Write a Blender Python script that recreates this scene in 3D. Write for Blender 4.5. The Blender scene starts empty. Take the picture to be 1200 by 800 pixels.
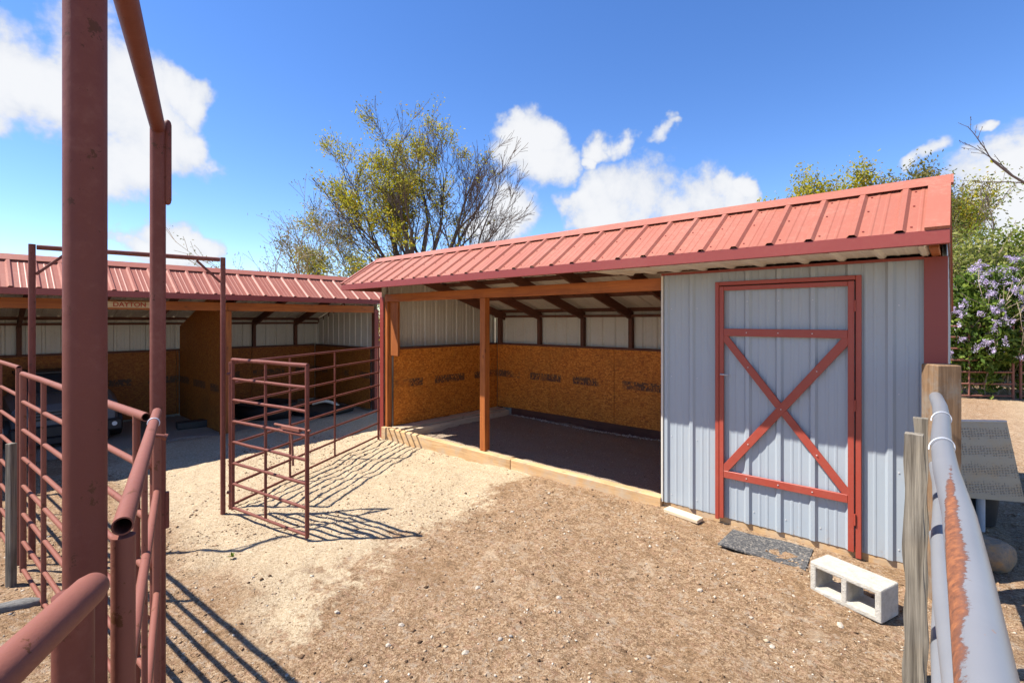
import bpy, math, random
import numpy as np
from mathutils import Vector, Matrix
random.seed(7); RNG = np.random.default_rng(7)
SC = bpy.context.scene; COL = SC.collection

# ------------------------------------------------------------------ camera
F_PX, HOR, CAM_H = 580.0, 375.0, 1.65          # focal length, horizon row (1200 px wide photo), eye height
YAW = math.atan(F_PX / 645.0)
cd = bpy.data.cameras.new('camera'); cam = bpy.data.objects.new('camera', cd); COL.objects.link(cam)
cd.sensor_width = 36.0; cd.lens = F_PX / 1200 * 36; cd.shift_y = -(400 - HOR) / 1200
cd.clip_start = 0.02; cd.clip_end = 2000
cam.location = (0, 0, CAM_H); cam.rotation_euler = (math.pi / 2, 0, YAW)
SC.camera = cam
FW = np.array([-math.sin(YAW), math.cos(YAW), 0]); RT = np.array([math.cos(YAW), math.sin(YAW), 0])
def at(px, depth, z=0.0):
    """world point on the vertical through photo column px, at a known depth along the view axis"""
    p = FW * depth + RT * (px - 600) / F_PX * depth
    return Vector((p[0], p[1], z))
def gz(px, py, z=0.0):
    """world point where a photo pixel meets the level z"""
    d = (CAM_H - z) * F_PX / (py - HOR)
    return at(px, d, z)

# ------------------------------------------------------------------ light
SUN_D = Vector((0.455, 0.465, -1.0)).normalized()
SUN_EL = math.asin(-SUN_D.z); SUN_AZ = math.atan2(-SUN_D.x, -SUN_D.y)
sl = bpy.data.lights.new('sun', 'SUN'); sl.energy = 5.0; sl.angle = math.radians(0.53); sl.color = (1.0, 0.95, 0.87)
so = bpy.data.objects.new('sun', sl); COL.objects.link(so)
so.rotation_euler = SUN_D.to_track_quat('-Z', 'Y').to_euler(); so.location = (-10, -10, 22)

W = bpy.data.worlds.new('World'); SC.world = W; W.use_nodes = True
SC.view_settings.view_transform = 'Standard'; SC.view_settings.look = 'None'
SC.view_settings.exposure = 1.08; SC.view_settings.gamma = 1.0
SC.render.engine = 'CYCLES'
SC.cycles.max_bounces = 8; SC.cycles.diffuse_bounces = 5

class NT:
    """tiny node-tree writer"""
    def __init__(s, tree): s.t = tree; s.n = tree.nodes; s.l = tree.links
    def new(s, typ, ins=None, **kw):
        nd = s.n.new(typ)
        for k, v in kw.items(): setattr(nd, k, v)
        for k, v in (ins or {}).items(): s.set(nd.inputs[k], v)
        return nd
    def set(s, sock, v):
        if isinstance(v, bpy.types.NodeSocket): s.l.new(v, sock)
        elif isinstance(v, bpy.types.Node): s.l.new(v.outputs[0], sock)
        else:
            if hasattr(sock.default_value, '__len__') and len(sock.default_value) == 4 and len(v) == 3: v = (*v, 1)
            sock.default_value = v
    def math(s, op, a, b=0.0, c=0.0, clamp=False):
        nd = s.new('ShaderNodeMath', operation=op, use_clamp=clamp)
        s.set(nd.inputs[0], a); s.set(nd.inputs[1], b); s.set(nd.inputs[2], c); return nd.outputs[0]
    def mix(s, f, a, b, mode='MIX'):
        nd = s.new('ShaderNodeMix', data_type='RGBA', blend_type=mode)
        s.set(nd.inputs[0], f); s.set(nd.inputs[6], a); s.set(nd.inputs[7], b); return nd.outputs[2]
    def noise(s, vec, scale, detail=3.0, rough=0.55, dist=0.0):
        nd = s.new('ShaderNodeTexNoise', {'Scale': scale, 'Detail': detail, 'Roughness': rough, 'Distortion': dist})
        if vec is not None: s.set(nd.inputs['Vector'], vec)
        return nd.outputs['Fac']
    def ramp(s, f, stops, interp='LINEAR'):
        nd = s.new('ShaderNodeValToRGB'); cr = nd.color_ramp; cr.interpolation = interp
        while len(cr.elements) < len(stops): cr.elements.new(0.5)
        for e, (p, c) in zip(cr.elements, stops):
            e.position = p; e.color = (*c, 1) if hasattr(c, '__len__') else (c, c, c, 1)
        s.set(nd.inputs[0], f); return nd.outputs[0]
    def step(s, f, lo, hi):
        nd = s.new('ShaderNodeMapRange', {'From Min': lo, 'From Max': hi}, interpolation_type='SMOOTHSTEP')
        s.set(nd.inputs['Value'], f); return nd.outputs[0]
    def scale(s, vec, v):
        nd = s.new('ShaderNodeVectorMath', operation='MULTIPLY'); s.set(nd.inputs[0], vec); nd.inputs[1].default_value = v
        return nd.outputs[0]

# sky: physical sky + cumulus, all by direction
wt = NT(W.node_tree); wt.n.clear()
sky = wt.new('ShaderNodeTexSky', sky_type='NISHITA', sun_disc=False, sun_elevation=SUN_EL, sun_rotation=SUN_AZ % (2 * math.pi),
             altitude=1400.0, air_density=1.0, dust_density=0.15, ozone_density=2.0)
hs = wt.new('ShaderNodeHueSaturation', {'Hue': 0.510, 'Saturation': 1.24, 'Value': 1.38, 'Color': sky})
tc = wt.new('ShaderNodeTexCoord').outputs['Generated']
nrm = wt.new('ShaderNodeVectorMath', operation='NORMALIZE'); wt.set(nrm.inputs[0], tc); dirv = nrm.outputs[0]
wn = wt.new('ShaderNodeTexNoise', {'Scale': 7.0, 'Detail': 5.0, 'Roughness': 0.55}); wt.set(wn.inputs['Vector'], dirv)
wv = wt.new('ShaderNodeVectorMath', operation='SUBTRACT'); wt.set(wv.inputs[0], wn.outputs['Color']); wv.inputs[1].default_value = (0.5, 0.5, 0.5)
wv2 = wt.new('ShaderNodeVectorMath', operation='MULTIPLY_ADD'); wt.set(wv2.inputs[0], wv.outputs[0]); wv2.inputs[1].default_value = (0.20, 0.20, 0.20); wt.set(wv2.inputs[2], dirv)
wn3 = wt.new('ShaderNodeVectorMath', operation='NORMALIZE'); wt.set(wn3.inputs[0], wv2.outputs[0]); warp = wn3.outputs[0]
def cloud_dir(px, py):
    v = FW + RT * (px - 600) / F_PX + np.array([0, 0, 1.0]) * (HOR - py) / F_PX
    return v / np.linalg.norm(v)
blobs = [  # photo column, row, angular radius in degrees : the cumulus heaps in view
    (60, 110, 3.6), (105, 100, 4.6), (150, 115, 5.0), (190, 160, 4.4), (215, 110, 2.6), (160, 195, 3.2), (35, 105, 2.4), (225, 170, 2.6),
    (205, 278, 2.6), (228, 290, 1.9), (182, 290, 1.6),
    (615, 165, 3.4), (640, 190, 3.2), (600, 150, 2.3), (600, 245, 3.2), (575, 270, 2.6),
    (700, 165, 2.3), (730, 158, 2.0), (690, 190, 1.6), (780, 147, 1.5),
    (755, 225, 4.8), (715, 243, 4.0), (800, 235, 3.8), (845, 228, 2.2), (690, 252, 3.0), (862, 225, 1.4),
    (1180, 195, 3.8), (1215, 195, 4.6), (1150, 178, 1.7), (1190, 240, 3.4), (1240, 240, 6.0), (1082, 187, 1.2), (1122, 140, 0.9),
    (-40, 90, 4.0), (1330, 210, 6.0)]
n1 = wt.noise(dirv, 5.2, 9.0, 0.62, 0.35)
n2 = wt.noise(dirv, 17.0, 6.0, 0.62)
dens = None
for px, py, rad in blobs:
    c = cloud_dir(px, py)
    dp = wt.new('ShaderNodeVectorMath', operation='DOT_PRODUCT'); wt.set(dp.inputs[0], warp); dp.inputs[1].default_value = tuple(c)
    r = math.radians(rad * 0.87)
    mr = wt.new('ShaderNodeMapRange', {'From Min': math.cos(r * 1.6), 'From Max': math.cos(r * 0.2)}); wt.set(mr.inputs['Value'], dp.outputs['Value'])
    dens = mr.outputs[0] if dens is None else wt.math('MAXIMUM', dens, mr.outputs[0])
# the same kind of fair-weather heaps over the rest of the sky (front hemisphere keeps only those seen above)
nb = wt.noise(dirv, 2.3, 4.0, 0.5)
dp = wt.new('ShaderNodeVectorMath', operation='DOT_PRODUCT'); wt.set(dp.inputs[0], dirv); dp.inputs[1].default_value = tuple(FW)
rest = wt.math('MULTIPLY', wt.step(nb, 0.56, 0.74), wt.step(dp.outputs['Value'], 0.62, 0.42))
dens = wt.math('MAXIMUM', dens, rest)
edge = wt.math('ADD', wt.math('MULTIPLY', wt.math('SUBTRACT', n1, 0.5), 1.7), wt.math('MULTIPLY', wt.math('SUBTRACT', n2, 0.5), 1.1))
dd = wt.math('ADD', dens, edge)
mask = wt.step(dd, 0.26, 0.82)
mask = wt.math('MULTIPLY', mask, wt.step(dens, 0.02, 0.34))
shade = wt.step(wt.math('ADD', dd, wt.math('MULTIPLY', n2, -0.6)), 0.0, 0.75)
ccol = wt.mix(shade, (3.3, 3.7, 4.5), (5.35, 5.4, 5.5))
mx = wt.mix(wt.math('MULTIPLY', mask, 0.97), hs.outputs[0], ccol)
bg = wt.new('ShaderNodeBackground', {'Color': mx, 'Strength': 0.083})
wo = wt.new('ShaderNodeOutputWorld'); wt.set(wo.inputs['Surface'], bg)

# ------------------------------------------------------------------ materials
MATS = {}
def new_mat(name):
    m = bpy.data.materials.new(name); m.use_nodes = True; t = NT(m.node_tree); t.n.clear()
    b = t.new('ShaderNodeBsdfPrincipled'); o = t.new('ShaderNodeOutputMaterial'); t.set(o.inputs[0], b)
    MATS[name] = m; return m, t, b
def bump(t, b, h, strength=0.3, dist=0.01):
    nd = t.new('ShaderNodeBump', {'Strength': strength, 'Distance': dist, 'Height': h}); t.set(b.inputs['Normal'], nd.outputs[0])
def pos(t): return t.new('ShaderNodeNewGeometry').outputs['Position']
def objco(t): return t.new('ShaderNodeTexCoord').outputs['Object']
def rnd(t): return t.new('ShaderNodeObjectInfo').outputs['Random']

def painted(name, col, rough=0.45, dirt=(0.25, 0.19, 0.13), dirt_amt=0.35, var=0.12, chips=None, bumpy=0.12, spec=0.5):
    m, t, b = new_mat(name); p = pos(t)
    n = t.noise(p, 2.2, 6, 0.65); f = t.noise(p, 38, 4, 0.7)
    c2 = tuple(min(1, v * (1 + var)) for v in col); c1 = tuple(v * (1 - var) for v in col)
    c = t.mix(n, c1, c2)
    d = t.math('MULTIPLY', t.step(t.math('ADD', t.math('MULTIPLY', n, 0.6), t.math('MULTIPLY', f, 0.5)), 0.5, 0.82), dirt_amt)
    c = t.mix(d, c, dirt)
    if chips:
        k = t.step(t.noise(p, 26, 5, 0.7), chips[1], chips[1] + 0.03); c = t.mix(k, c, chips[0])
    t.set(b.inputs['Base Color'], c)
    t.set(b.inputs['Roughness'], t.math('ADD', t.math('MULTIPLY', f, 0.25), rough - 0.1))
    b.inputs['Specular IOR Level'].default_value = spec
    bump(t, b, t.math('ADD', t.noise(p, 7, 3), t.math('MULTIPLY', f, 0.35)), bumpy, 0.006)
    return m
painted('roof_red', (0.312, 0.100, 0.063), 0.5, (0.42, 0.26, 0.19), 0.30, 0.07, bumpy=0.10, spec=0.35)
m_ = MATS['roof_red']; t = NT(m_.node_tree); bs_ = [n_ for n_ in t.n if n_.type == 'BSDF_PRINCIPLED'][0]; old = bs_.inputs['Base Color'].links[0].from_socket
oc = objco(t); st = t.noise(t.scale(oc, (34, 1.6, 1)), 1.0, 5, 0.7); f_ = t.math('ADD', t.math('MULTIPLY', rnd(t), 0.16), 0.90)
hh = t.new('ShaderNodeHueSaturation', {'Color': old, 'Value': f_}); dk = t.noise(pos(t), 6.0, 6, 0.7)
t.set(bs_.inputs['Base Color'], t.mix(t.math('MULTIPLY', t.step(t.math('ADD', t.math('MULTIPLY', st, 0.6), t.math('MULTIPLY', dk, 0.4)), 0.5, 0.72), 0.38), hh.outputs[0], (0.25, 0.125, 0.085)))
painted('trim_red', (0.22, 0.036, 0.027), 0.42, (0.26, 0.11, 0.08), 0.16, 0.10, bumpy=0.12)
painted('door_red', (0.31, 0.048, 0.028), 0.42, (0.30, 0.16, 0.12), 0.22, 0.10, bumpy=0.10)
m_ = painted('siding_blue', (0.318, 0.360, 0.392), 0.40, (0.34, 0.31, 0.27), 0.30, 0.05, bumpy=0.14)
t = NT(m_.node_tree); bs_ = [n_ for n_ in t.n if n_.type == 'BSDF_PRINCIPLED'][0]; old = bs_.inputs['Base Color'].links[0].from_socket; p = pos(t)
sp = t.new('ShaderNodeSeparateXYZ'); t.set(sp.inputs[0], p)
st = t.noise(t.scale(p, (22, 22, 2.2)), 1.0, 5, 0.7); sn = t.noise(p, 55, 5, 0.75)
mud = t.step(t.math('ADD', t.math('MULTIPLY', t.math('SUBTRACT', sn, 0.5), 0.55), t.math('MULTIPLY', t.math('SUBTRACT', st, 0.5), 0.35)), t.math('ADD', t.math('MULTIPLY', sp.outputs[2], 0.75), -0.02), t.math('ADD', t.math('MULTIPLY', sp.outputs[2], 0.75), 0.16))
c_ = t.mix(t.math('MULTIPLY', mud, 0.85), old, (0.36, 0.26, 0.17)); streak = t.math('MULTIPLY', t.step(st, 0.56, 0.78), 0.30); c_ = t.mix(streak, c_, (0.24, 0.25, 0.26)); t.set(bs_.inputs['Base Color'], c_)
painted('sheet_inner', (0.58, 0.545, 0.475), 0.5, (0.40, 0.33, 0.25), 0.45, 0.06, bumpy=0.08)
painted('pipe_red', (0.142, 0.042, 0.030), 0.55, (0.25, 0.115, 0.09), 0.5, 0.22, ((0.085, 0.03, 0.014), 0.625), 0.40, spec=0.22)
painted('pipe_rose', (0.20, 0.072, 0.050), 0.55, (0.18, 0.075, 0.045), 0.6, 0.22, ((0.115, 0.042, 0.018), 0.62), 0.40, spec=0.22)
painted('far_rust', (0.20, 0.075, 0.05), 0.7, (0.24, 0.12, 0.07), 0.6, 0.2)
painted('galv', (0.42, 0.43, 0.45), 0.38, (0.3, 0.27, 0.23), 0.3, 0.15)
painted('black_plastic', (0.018, 0.018, 0.02), 0.5, (0.08, 0.07, 0.06), 0.35, 0.2)
painted('white_plastic', (0.10, 0.11, 0.135), 0.35, (0.3, 0.27, 0.23), 0.35, 0.05)
painted('wire_white', (0.60, 0.62, 0.66), 0.4, (0.3, 0.3, 0.3), 0.2)
painted('lamp_glass', (0.75, 0.76, 0.75), 0.12, (0.5, 0.5, 0.5), 0.1)
painted('screw_head', (0.55, 0.53, 0.52), 0.35)
painted('text_red', (0.36, 0.035, 0.02), 0.6, (0.2, 0.05, 0.03), 0.4)
m, t, b = new_mat('dark_glass'); b.inputs['Base Color'].default_value = (0.03, 0.035, 0.045, 1); b.inputs['Roughness'].default_value = 0.08

def wood(name, c1, c2, axis, rough=0.75, knots=0.5, grain=1.0, weather=None, scale=1.0):
    m, t, b = new_mat(name); o = objco(t)
    off = t.new('ShaderNodeVectorMath', operation='ADD'); t.set(off.inputs[0], o)
    cb = t.new('ShaderNodeCombineXYZ'); r = t.math('MULTIPLY', rnd(t), 37.0)
    for k in range(3): t.set(cb.inputs[k], r)
    t.set(off.inputs[1], cb); v = off.outputs[0]
    sc = [26 * scale] * 3; sc['xyz'.index(axis)] = 1.6
    g = t.noise(t.scale(v, tuple(sc)), 1.0, 5, 0.65, 0.6)
    sc2 = [90 * scale] * 3; sc2['xyz'.index(axis)] = 3.0
    g2 = t.noise(t.scale(v, tuple(sc2)), 1.0, 3, 0.6)
    big = t.noise(v, 3.0, 4, 0.6)
    f = t.math('ADD', t.math('MULTIPLY', g, 0.7), t.math('MULTIPLY', g2, 0.3))
    c = t.mix(t.step(f, 0.32, 0.68), c1, c2)
    c = t.mix(t.math('MULTIPLY', t.step(big, 0.48, 0.75), 0.45), c, tuple(x * 0.55 for x in c1))
    sk = [9.0] * 3; sk['xyz'.index(axis)] = 4.5
    vo = t.new('ShaderNodeTexVoronoi', {'Scale': 1.0}); t.set(vo.inputs['Vector'], t.scale(v, tuple(sk)))
    kn = t.math('MULTIPLY', t.step(vo.outputs['Distance'], 0.17, 0.07), knots)
    c = t.mix(kn, c, tuple(x * 0.25 for x in c1))
    if weather: c = t.mix(t.math('MULTIPLY', t.step(t.noise(v, 5.5, 5, 0.7), 0.42, 0.66), 0.75), c, weather)
    hv = t.math('ADD', t.math('MULTIPLY', rnd(t), 0.3), 0.85)
    h = t.new('ShaderNodeHueSaturation', {'Color': c, 'Value': hv})
    t.set(b.inputs['Base Color'], h.outputs[0]); b.inputs['Roughness'].default_value = rough
    bump(t, b, f, 0.35 * grain, 0.006)
    return m
for ax in 'xyz':
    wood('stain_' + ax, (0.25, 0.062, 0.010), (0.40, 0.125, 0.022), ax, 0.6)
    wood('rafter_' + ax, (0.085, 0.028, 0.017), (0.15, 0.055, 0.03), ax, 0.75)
    wood('pine_' + ax, (0.42, 0.24, 0.10), (0.60, 0.40, 0.20), ax, 0.8, weather=(0.42, 0.33, 0.23))
    wood('tan_' + ax, (0.50, 0.385, 0.25), (0.64, 0.53, 0.38), ax, 0.85)
    wood('grey_' + ax, (0.06, 0.048, 0.034), (0.27, 0.235, 0.18), ax, 0.9, 0.6, 3.2, scale=2.0)
wood('tie_z', (0.12, 0.065, 0.03), (0.27, 0.165, 0.085), 'z', 0.88, 0.3, 2.2, weather=(0.20, 0.175, 0.14))

def osb(name, axis, tone=1.0):
    """strand board; axis = wide direction; faded ink stamps run along it at mid height"""
    m, t, b = new_mat(name); o = objco(t)
    off = t.new('ShaderNodeVectorMath', operation='ADD'); t.set(off.inputs[0], o)
    cb = t.new('ShaderNodeCombineXYZ'); r = t.math('MULTIPLY', rnd(t), 19.0)
    for k in range(3): t.set(cb.inputs[k], r)
    t.set(off.inputs[1], cb)
    s1 = [62, 62, 62]; s1['xyz'.index(axis)] = 30
    v1 = t.new('ShaderNodeTexVoronoi', {'Scale': 1.0, 'Randomness': 1.0}); t.set(v1.inputs['Vector'], t.scale(off.outputs[0], tuple(s1)))
    s2 = [40, 40, 60]; s2['xyz'.index(axis)] = 75
    v2 = t.new('ShaderNodeTexVoronoi', {'Scale': 1.0, 'Randomness': 1.0}); t.set(v2.inputs['Vector'], t.scale(off.outputs[0], tuple(s2)))
    sx = t.new('ShaderNodeSeparateColor'); t.set(sx.inputs[0], v1.outputs['Color'])
    sy = t.new('ShaderNodeSeparateColor'); t.set(sy.inputs[0], v2.outputs['Color'])
    f = t.math('ADD', t.math('MULTIPLY', sx.outputs[0], 0.6), t.math('MULTIPLY', sy.outputs[1], 0.4))
    c = t.ramp(f, [(0.0, (0.24, 0.056, 0.004)), (0.35, (0.45, 0.128, 0.009)), (0.62, (0.55, 0.178, 0.015)), (1.0, (0.68, 0.29, 0.045))])
    c = t.mix(1.0, c, (tone, tone * 0.97, tone * 0.95), 'MULTIPLY'); big = t.noise(pos(t), 1.7, 4, 0.6)
    c = t.mix(t.math('MULTIPLY', t.step(big, 0.45, 0.8), 0.5), c, (0.27 * tone, 0.10 * tone, 0.012 * tone))
    sp = t.new('ShaderNodeSeparateXYZ'); t.set(sp.inputs[0], o)
    z = sp.outputs[2]; band = t.math('MULTIPLY', t.step(z, 0.615, 0.635), t.step(z, 0.755, 0.735))
    u = sp.outputs['xyz'.index(axis)]
    pm = t.math('FRACT', t.math('MULTIPLY', u, 1.12)); word = t.step(pm, 0.74, 0.72)
    lt = t.new('ShaderNodeTexNoise', {'Scale': 1.0, 'Detail': 1.0}); t.set(lt.inputs['Vector'], t.scale(o, (46, 46, 34)))
    ink = t.math('MULTIPLY', t.math('MULTIPLY', band, word), t.step(lt.outputs['Fac'], 0.34, 0.50))
    fade = t.step(t.noise(o, 2.4, 2), 0.32, 0.5)
    c = t.mix(t.math('MULTIPLY', t.math('MULTIPLY', ink, fade), 0.85), c, (0.045, 0.032, 0.024))
    t.set(b.inputs['Base Color'], c); b.inputs['Roughness'].default_value = 0.7
    bump(t, b, f, 0.25, 0.004)
    return m
osb('osb_x', 'x', 1.2); osb('osb_y', 'y', 1.2); osb('old_osb_x', 'x', 0.55); osb('old_osb_y', 'y', 0.55)  # low-tone pair paints the long shed's deep shade into its boards

# ground : sand, crushed shell-coloured gravel to the left, trampled brown dirt in front
m, t, b = new_mat('dirt'); p = pos(t)
sep = t.new('ShaderNodeSeparateXYZ'); t.set(sep.inputs[0], p)
# signed distance to the edge of the pale gravel, wavy
wav = t.math('MULTIPLY', t.math('SUBTRACT', t.noise(p, 1.15, 6, 0.62), 0.5), 2.6)
e1 = t.math('ADD', t.math('MULTIPLY', sep.outputs[0], -1.0), t.math('MULTIPLY', sep.outputs[1], -0.22))   # -x - .22y
jit = t.math('MULTIPLY', t.math('SUBTRACT', t.noise(p, 14, 6, 0.75), 0.5), 1.5); wav = t.math('ADD', wav, jit)
pale = t.step(t.math('ADD', e1, wav), 2.46, 2.70)
low = t.step(t.math('ADD', sep.outputs[1], t.math('MULTIPLY', wav, 0.35)), 0.95, 1.35)
pale = t.math('MULTIPLY', pale, low)
far = t.step(sep.outputs[0], 0.3, 1.5); pale = t.math('MAXIMUM', pale, t.math('MULTIPLY', far, 0.75))
fa = t.noise(p, 150, 4, 0.8); fb = t.noise(p, 48, 5, 0.75); fine = t.math('MULTIPLY_ADD', t.math('ADD', t.math('MULTIPLY', fa, 0.55), t.math('MULTIPLY', fb, 0.45)), 2.3, -0.65, clamp=True); mid = t.noise(p, 9, 6, 0.7); bigg = t.noise(p, 1.6, 5, 0.6)
br = t.ramp(fine, [(0.28, (0.094, 0.053, 0.025)), (0.42, (0.277, 0.167, 0.088)), (0.54, (0.399, 0.259, 0.147)), (0.68, (0.553, 0.400, 0.253)), (0.80, (0.684, 0.573, 0.410))])
hue = t.noise(p, 23, 4, 0.7); br = t.mix(t.math('MULTIPLY', t.step(hue, 0.5, 0.68), 0.55), br, t.mix(fine, (0.244, 0.130, 0.080), (0.510, 0.303, 0.200)))
br = t.mix(t.math('MULTIPLY', t.step(mid, 0.52, 0.68), 0.55), br, t.mix(fine, (0.110, 0.064, 0.032), (0.298, 0.184, 0.097)))
br = t.mix(t.math('MULTIPLY', t.step(bigg, 0.5, 0.64), 0.45), br, t.mix(fine, (0.166, 0.095, 0.046), (0.377, 0.227, 0.113)))
br = t.mix(t.math('MULTIPLY', t.step(t.noise(p, 2.7, 6, 0.7), 0.56, 0.70), 0.6), br, t.mix(fine, (0.377, 0.271, 0.172), (0.643, 0.507, 0.356)))
cl = t.noise(p, 17, 8, 0.8); br = t.mix(t.math('MULTIPLY', t.step(cl, 0.53, 0.60), 0.7), br, t.mix(fine, (0.290, 0.209, 0.141), (0.546, 0.454, 0.346)))
br = t.mix(t.math('MULTIPLY', t.step(cl, 0.46, 0.39), 0.7), br, t.mix(fine, (0.073, 0.044, 0.025), (0.214, 0.135, 0.077)))
pa = t.ramp(fine, [(0.27, (0.223, 0.145, 0.083)), (0.40, (0.469, 0.350, 0.216)), (0.55, (0.581, 0.459, 0.303)), (0.72, (0.682, 0.567, 0.406)), (0.85, (0.704, 0.658, 0.513))])
pa = t.mix(t.math('MULTIPLY', t.step(mid, 0.52, 0.72), 0.40), pa, t.mix(fine, (0.314, 0.215, 0.123), (0.514, 0.377, 0.231)))
c = t.mix(pale, br, pa)
t.set(b.inputs['Base Color'], c); b.inputs['Roughness'].default_value = 0.95; b.inputs['Specular IOR Level'].default_value = 0.15
bump(t, b, t.math('ADD', t.math('MULTIPLY', fine, 1.0), t.math('MULTIPLY', mid, 1.1)), 0.85, 0.016)

m, t, b = new_mat('soil_dark'); p = pos(t); fine = t.noise(p, 70, 6, 0.75)
c = t.ramp(fine, [(0.3, (0.12, 0.088, 0.064)), (0.5, (0.26, 0.195, 0.14)), (0.7, (0.44, 0.345, 0.25))])
t.set(b.inputs['Base Color'], c); b.inputs['Roughness'].default_value = 0.95
bump(t, b, fine, 0.8, 0.015)
m, t, b = new_mat('soil_grey'); p = pos(t); fine = t.noise(p, 60, 6, 0.75)
c = t.ramp(fine, [(0.3, (0.20, 0.16, 0.12)), (0.55, (0.33, 0.28, 0.22)), (0.8, (0.45, 0.39, 0.31))])
t.set(b.inputs['Base Color'], c); b.inputs['Roughness'].default_value = 0.95; bump(t, b, fine, 0.8, 0.015)

def island(name, stops, rough=0.9, trans=0.0):
    m, t, b = new_mat(name); r = t.new('ShaderNodeNewGeometry').outputs['Random Per Island']
    c = t.ramp(r, stops); t.set(b.inputs['Base Color'], c); b.inputs['Roughness'].default_value = rough
    b.inputs['Specular IOR Level'].default_value = 0.2
    if trans:
        tr = t.new('ShaderNodeBsdfTranslucent', {'Color': c}); ms = t.new('ShaderNodeMixShader', {0: trans, 1: b.outputs[0], 2: tr.outputs[0]})
        t.set([n for n in t.n if n.type == 'OUTPUT_MATERIAL'][0].inputs[0], ms)
    return m
island('chips', [(0, (0.060, 0.034, 0.019)), (0.22, (0.170, 0.102, 0.055)), (0.45, (0.272, 0.174, 0.102)), (0.7, (0.340, 0.242, 0.153)), (0.88, (0.425, 0.332, 0.230)), (0.97, (0.527, 0.459, 0.365)), (1, (0.187, 0.170, 0.162))])
island('rubble', [(0, (0.16, 0.12, 0.09)), (0.2, (0.36, 0.29, 0.21)), (0.55, (0.48, 0.40, 0.30)), (0.85, (0.58, 0.51, 0.41)), (1, (0.40, 0.24, 0.13))])
island('bedding', [(0, (0.25, 0.22, 0.19)), (0.6, (0.5, 0.46, 0.40)), (1, (0.62, 0.58, 0.52))])
island('leaf_yellow', [(0, (0.20, 0.21, 0.015)), (0.4, (0.33, 0.32, 0.02)), (0.8, (0.46, 0.40, 0.03)), (1, (0.42, 0.26, 0.03))], 0.6, 0.45)
island('leaf_olive', [(0, (0.09, 0.10, 0.025)), (0.5, (0.17, 0.165, 0.045)), (1, (0.26, 0.21, 0.06))], 0.6, 0.35)
island('leaf_green', [(0, (0.06, 0.10, 0.012)), (0.5, (0.13, 0.18, 0.02)), (1, (0.24, 0.27, 0.03))], 0.6, 0.4)
island('leaf_bush', [(0, (0.09, 0.115, 0.022)), (0.5, (0.19, 0.21, 0.045)), (1, (0.32, 0.31, 0.085))], 0.6, 0.4)
island('leaf_lilac', [(0, (0.045, 0.085, 0.012)), (0.5, (0.10, 0.16, 0.022)), (1, (0.20, 0.25, 0.04))], 0.5, 0.35)
island('petal', [(0, (0.40, 0.30, 0.50)), (0.5, (0.56, 0.47, 0.66)), (1, (0.76, 0.70, 0.80))], 0.7, 0.3)
island('bark_dark', [(0, (0.060, 0.045, 0.042)), (0.5, (0.10, 0.075, 0.068)), (1, (0.15, 0.115, 0.10))], 0.9)
island('bark_pale', [(0, (0.20, 0.15, 0.10)), (0.5, (0.32, 0.25, 0.17)), (1, (0.42, 0.34, 0.24))], 0.9)

def rocky(name, c1, c2, c3, sc=14, bs=0.6):
    m, t, b = new_mat(name); p = objco(t); n = t.noise(p, sc, 7, 0.7); n2 = t.noise(p, sc * 6, 4, 0.7)
    c = t.ramp(n, [(0.3, c1), (0.5, c2), (0.7, c3)]); c = t.mix(t.math('MULTIPLY', t.step(n2, 0.5, 0.7), 0.4), c, tuple(x * 0.55 for x in c2))
    t.set(b.inputs['Base Color'], c); b.inputs['Roughness'].default_value = 0.92; bump(t, b, t.math('ADD', n, t.math('MULTIPLY', n2, 0.5)), bs, 0.012)
rocky('boulder', (0.13, 0.115, 0.10), (0.27, 0.205, 0.14), (0.40, 0.23, 0.09), 3.0, 0.9)
rocky('stone', (0.30, 0.23, 0.17), (0.45, 0.38, 0.30), (0.58, 0.51, 0.42), 3)
rocky('concrete', (0.36, 0.33, 0.27), (0.45, 0.42, 0.36), (0.52, 0.49, 0.43), 22, 0.9)
rocky('cut_log', (0.12, 0.11, 0.10), (0.22, 0.21, 0.19), (0.32, 0.30, 0.28), 5, 1.0)
m, t, b = new_mat('rubber_mat'); p = pos(t)
vo = t.new('ShaderNodeTexVoronoi', {'Scale': 95.0}); t.set(vo.inputs['Vector'], p)
sx = t.new('ShaderNodeSeparateColor'); t.set(sx.inputs[0], vo.outputs['Color'])
dust = t.noise(p, 9, 5, 0.7)
c = t.ramp(t.math('ADD', t.math('MULTIPLY', sx.outputs[0], 0.75), t.math('MULTIPLY', dust, 0.3)), [(0.2, (0.03, 0.03, 0.032)), (0.6, (0.075, 0.074, 0.074)), (0.85, (0.15, 0.138, 0.122)), (0.97, (0.32, 0.28, 0.23))])
t.set(b.inputs['Base Color'], c); b.inputs['Roughness'].default_value = 0.85; bump(t, b, sx.outputs[0], 0.5, 0.004)
# grey galvanised-looking rail with a long rust scar along its upper left flank
m, t, b = new_mat('rail_grey'); p = pos(t); o = objco(t)
sp = t.new('ShaderNodeSeparateXYZ'); t.set(sp.inputs[0], o)
ang = t.math('ARCTAN2', sp.outputs[2], sp.outputs[0])                    # angle round the pipe
wob = t.math('ADD', t.math('MULTIPLY', t.math('SUBTRACT', t.noise(p, 8, 3, 0.5), 0.5), 0.9), t.math('MULTIPLY', t.math('SUBTRACT', t.noise(p, 70, 5, 0.75), 0.5), 0.8))
along = sp.outputs[1]
wid = t.math('MULTIPLY', t.step(along, 1.98, 1.25), 0.86)
d = t.math('ABSOLUTE', t.math('SUBTRACT', ang, 2.05))
sraw = t.math('ADD', t.math('SUBTRACT', wid, d), wob); sc = t.step(sraw, 0.0, 0.10)
sc = t.math('MULTIPLY', sc, t.step(along, 1.98, 1.88))
rn = t.noise(p, 45, 6, 0.7)
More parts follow.
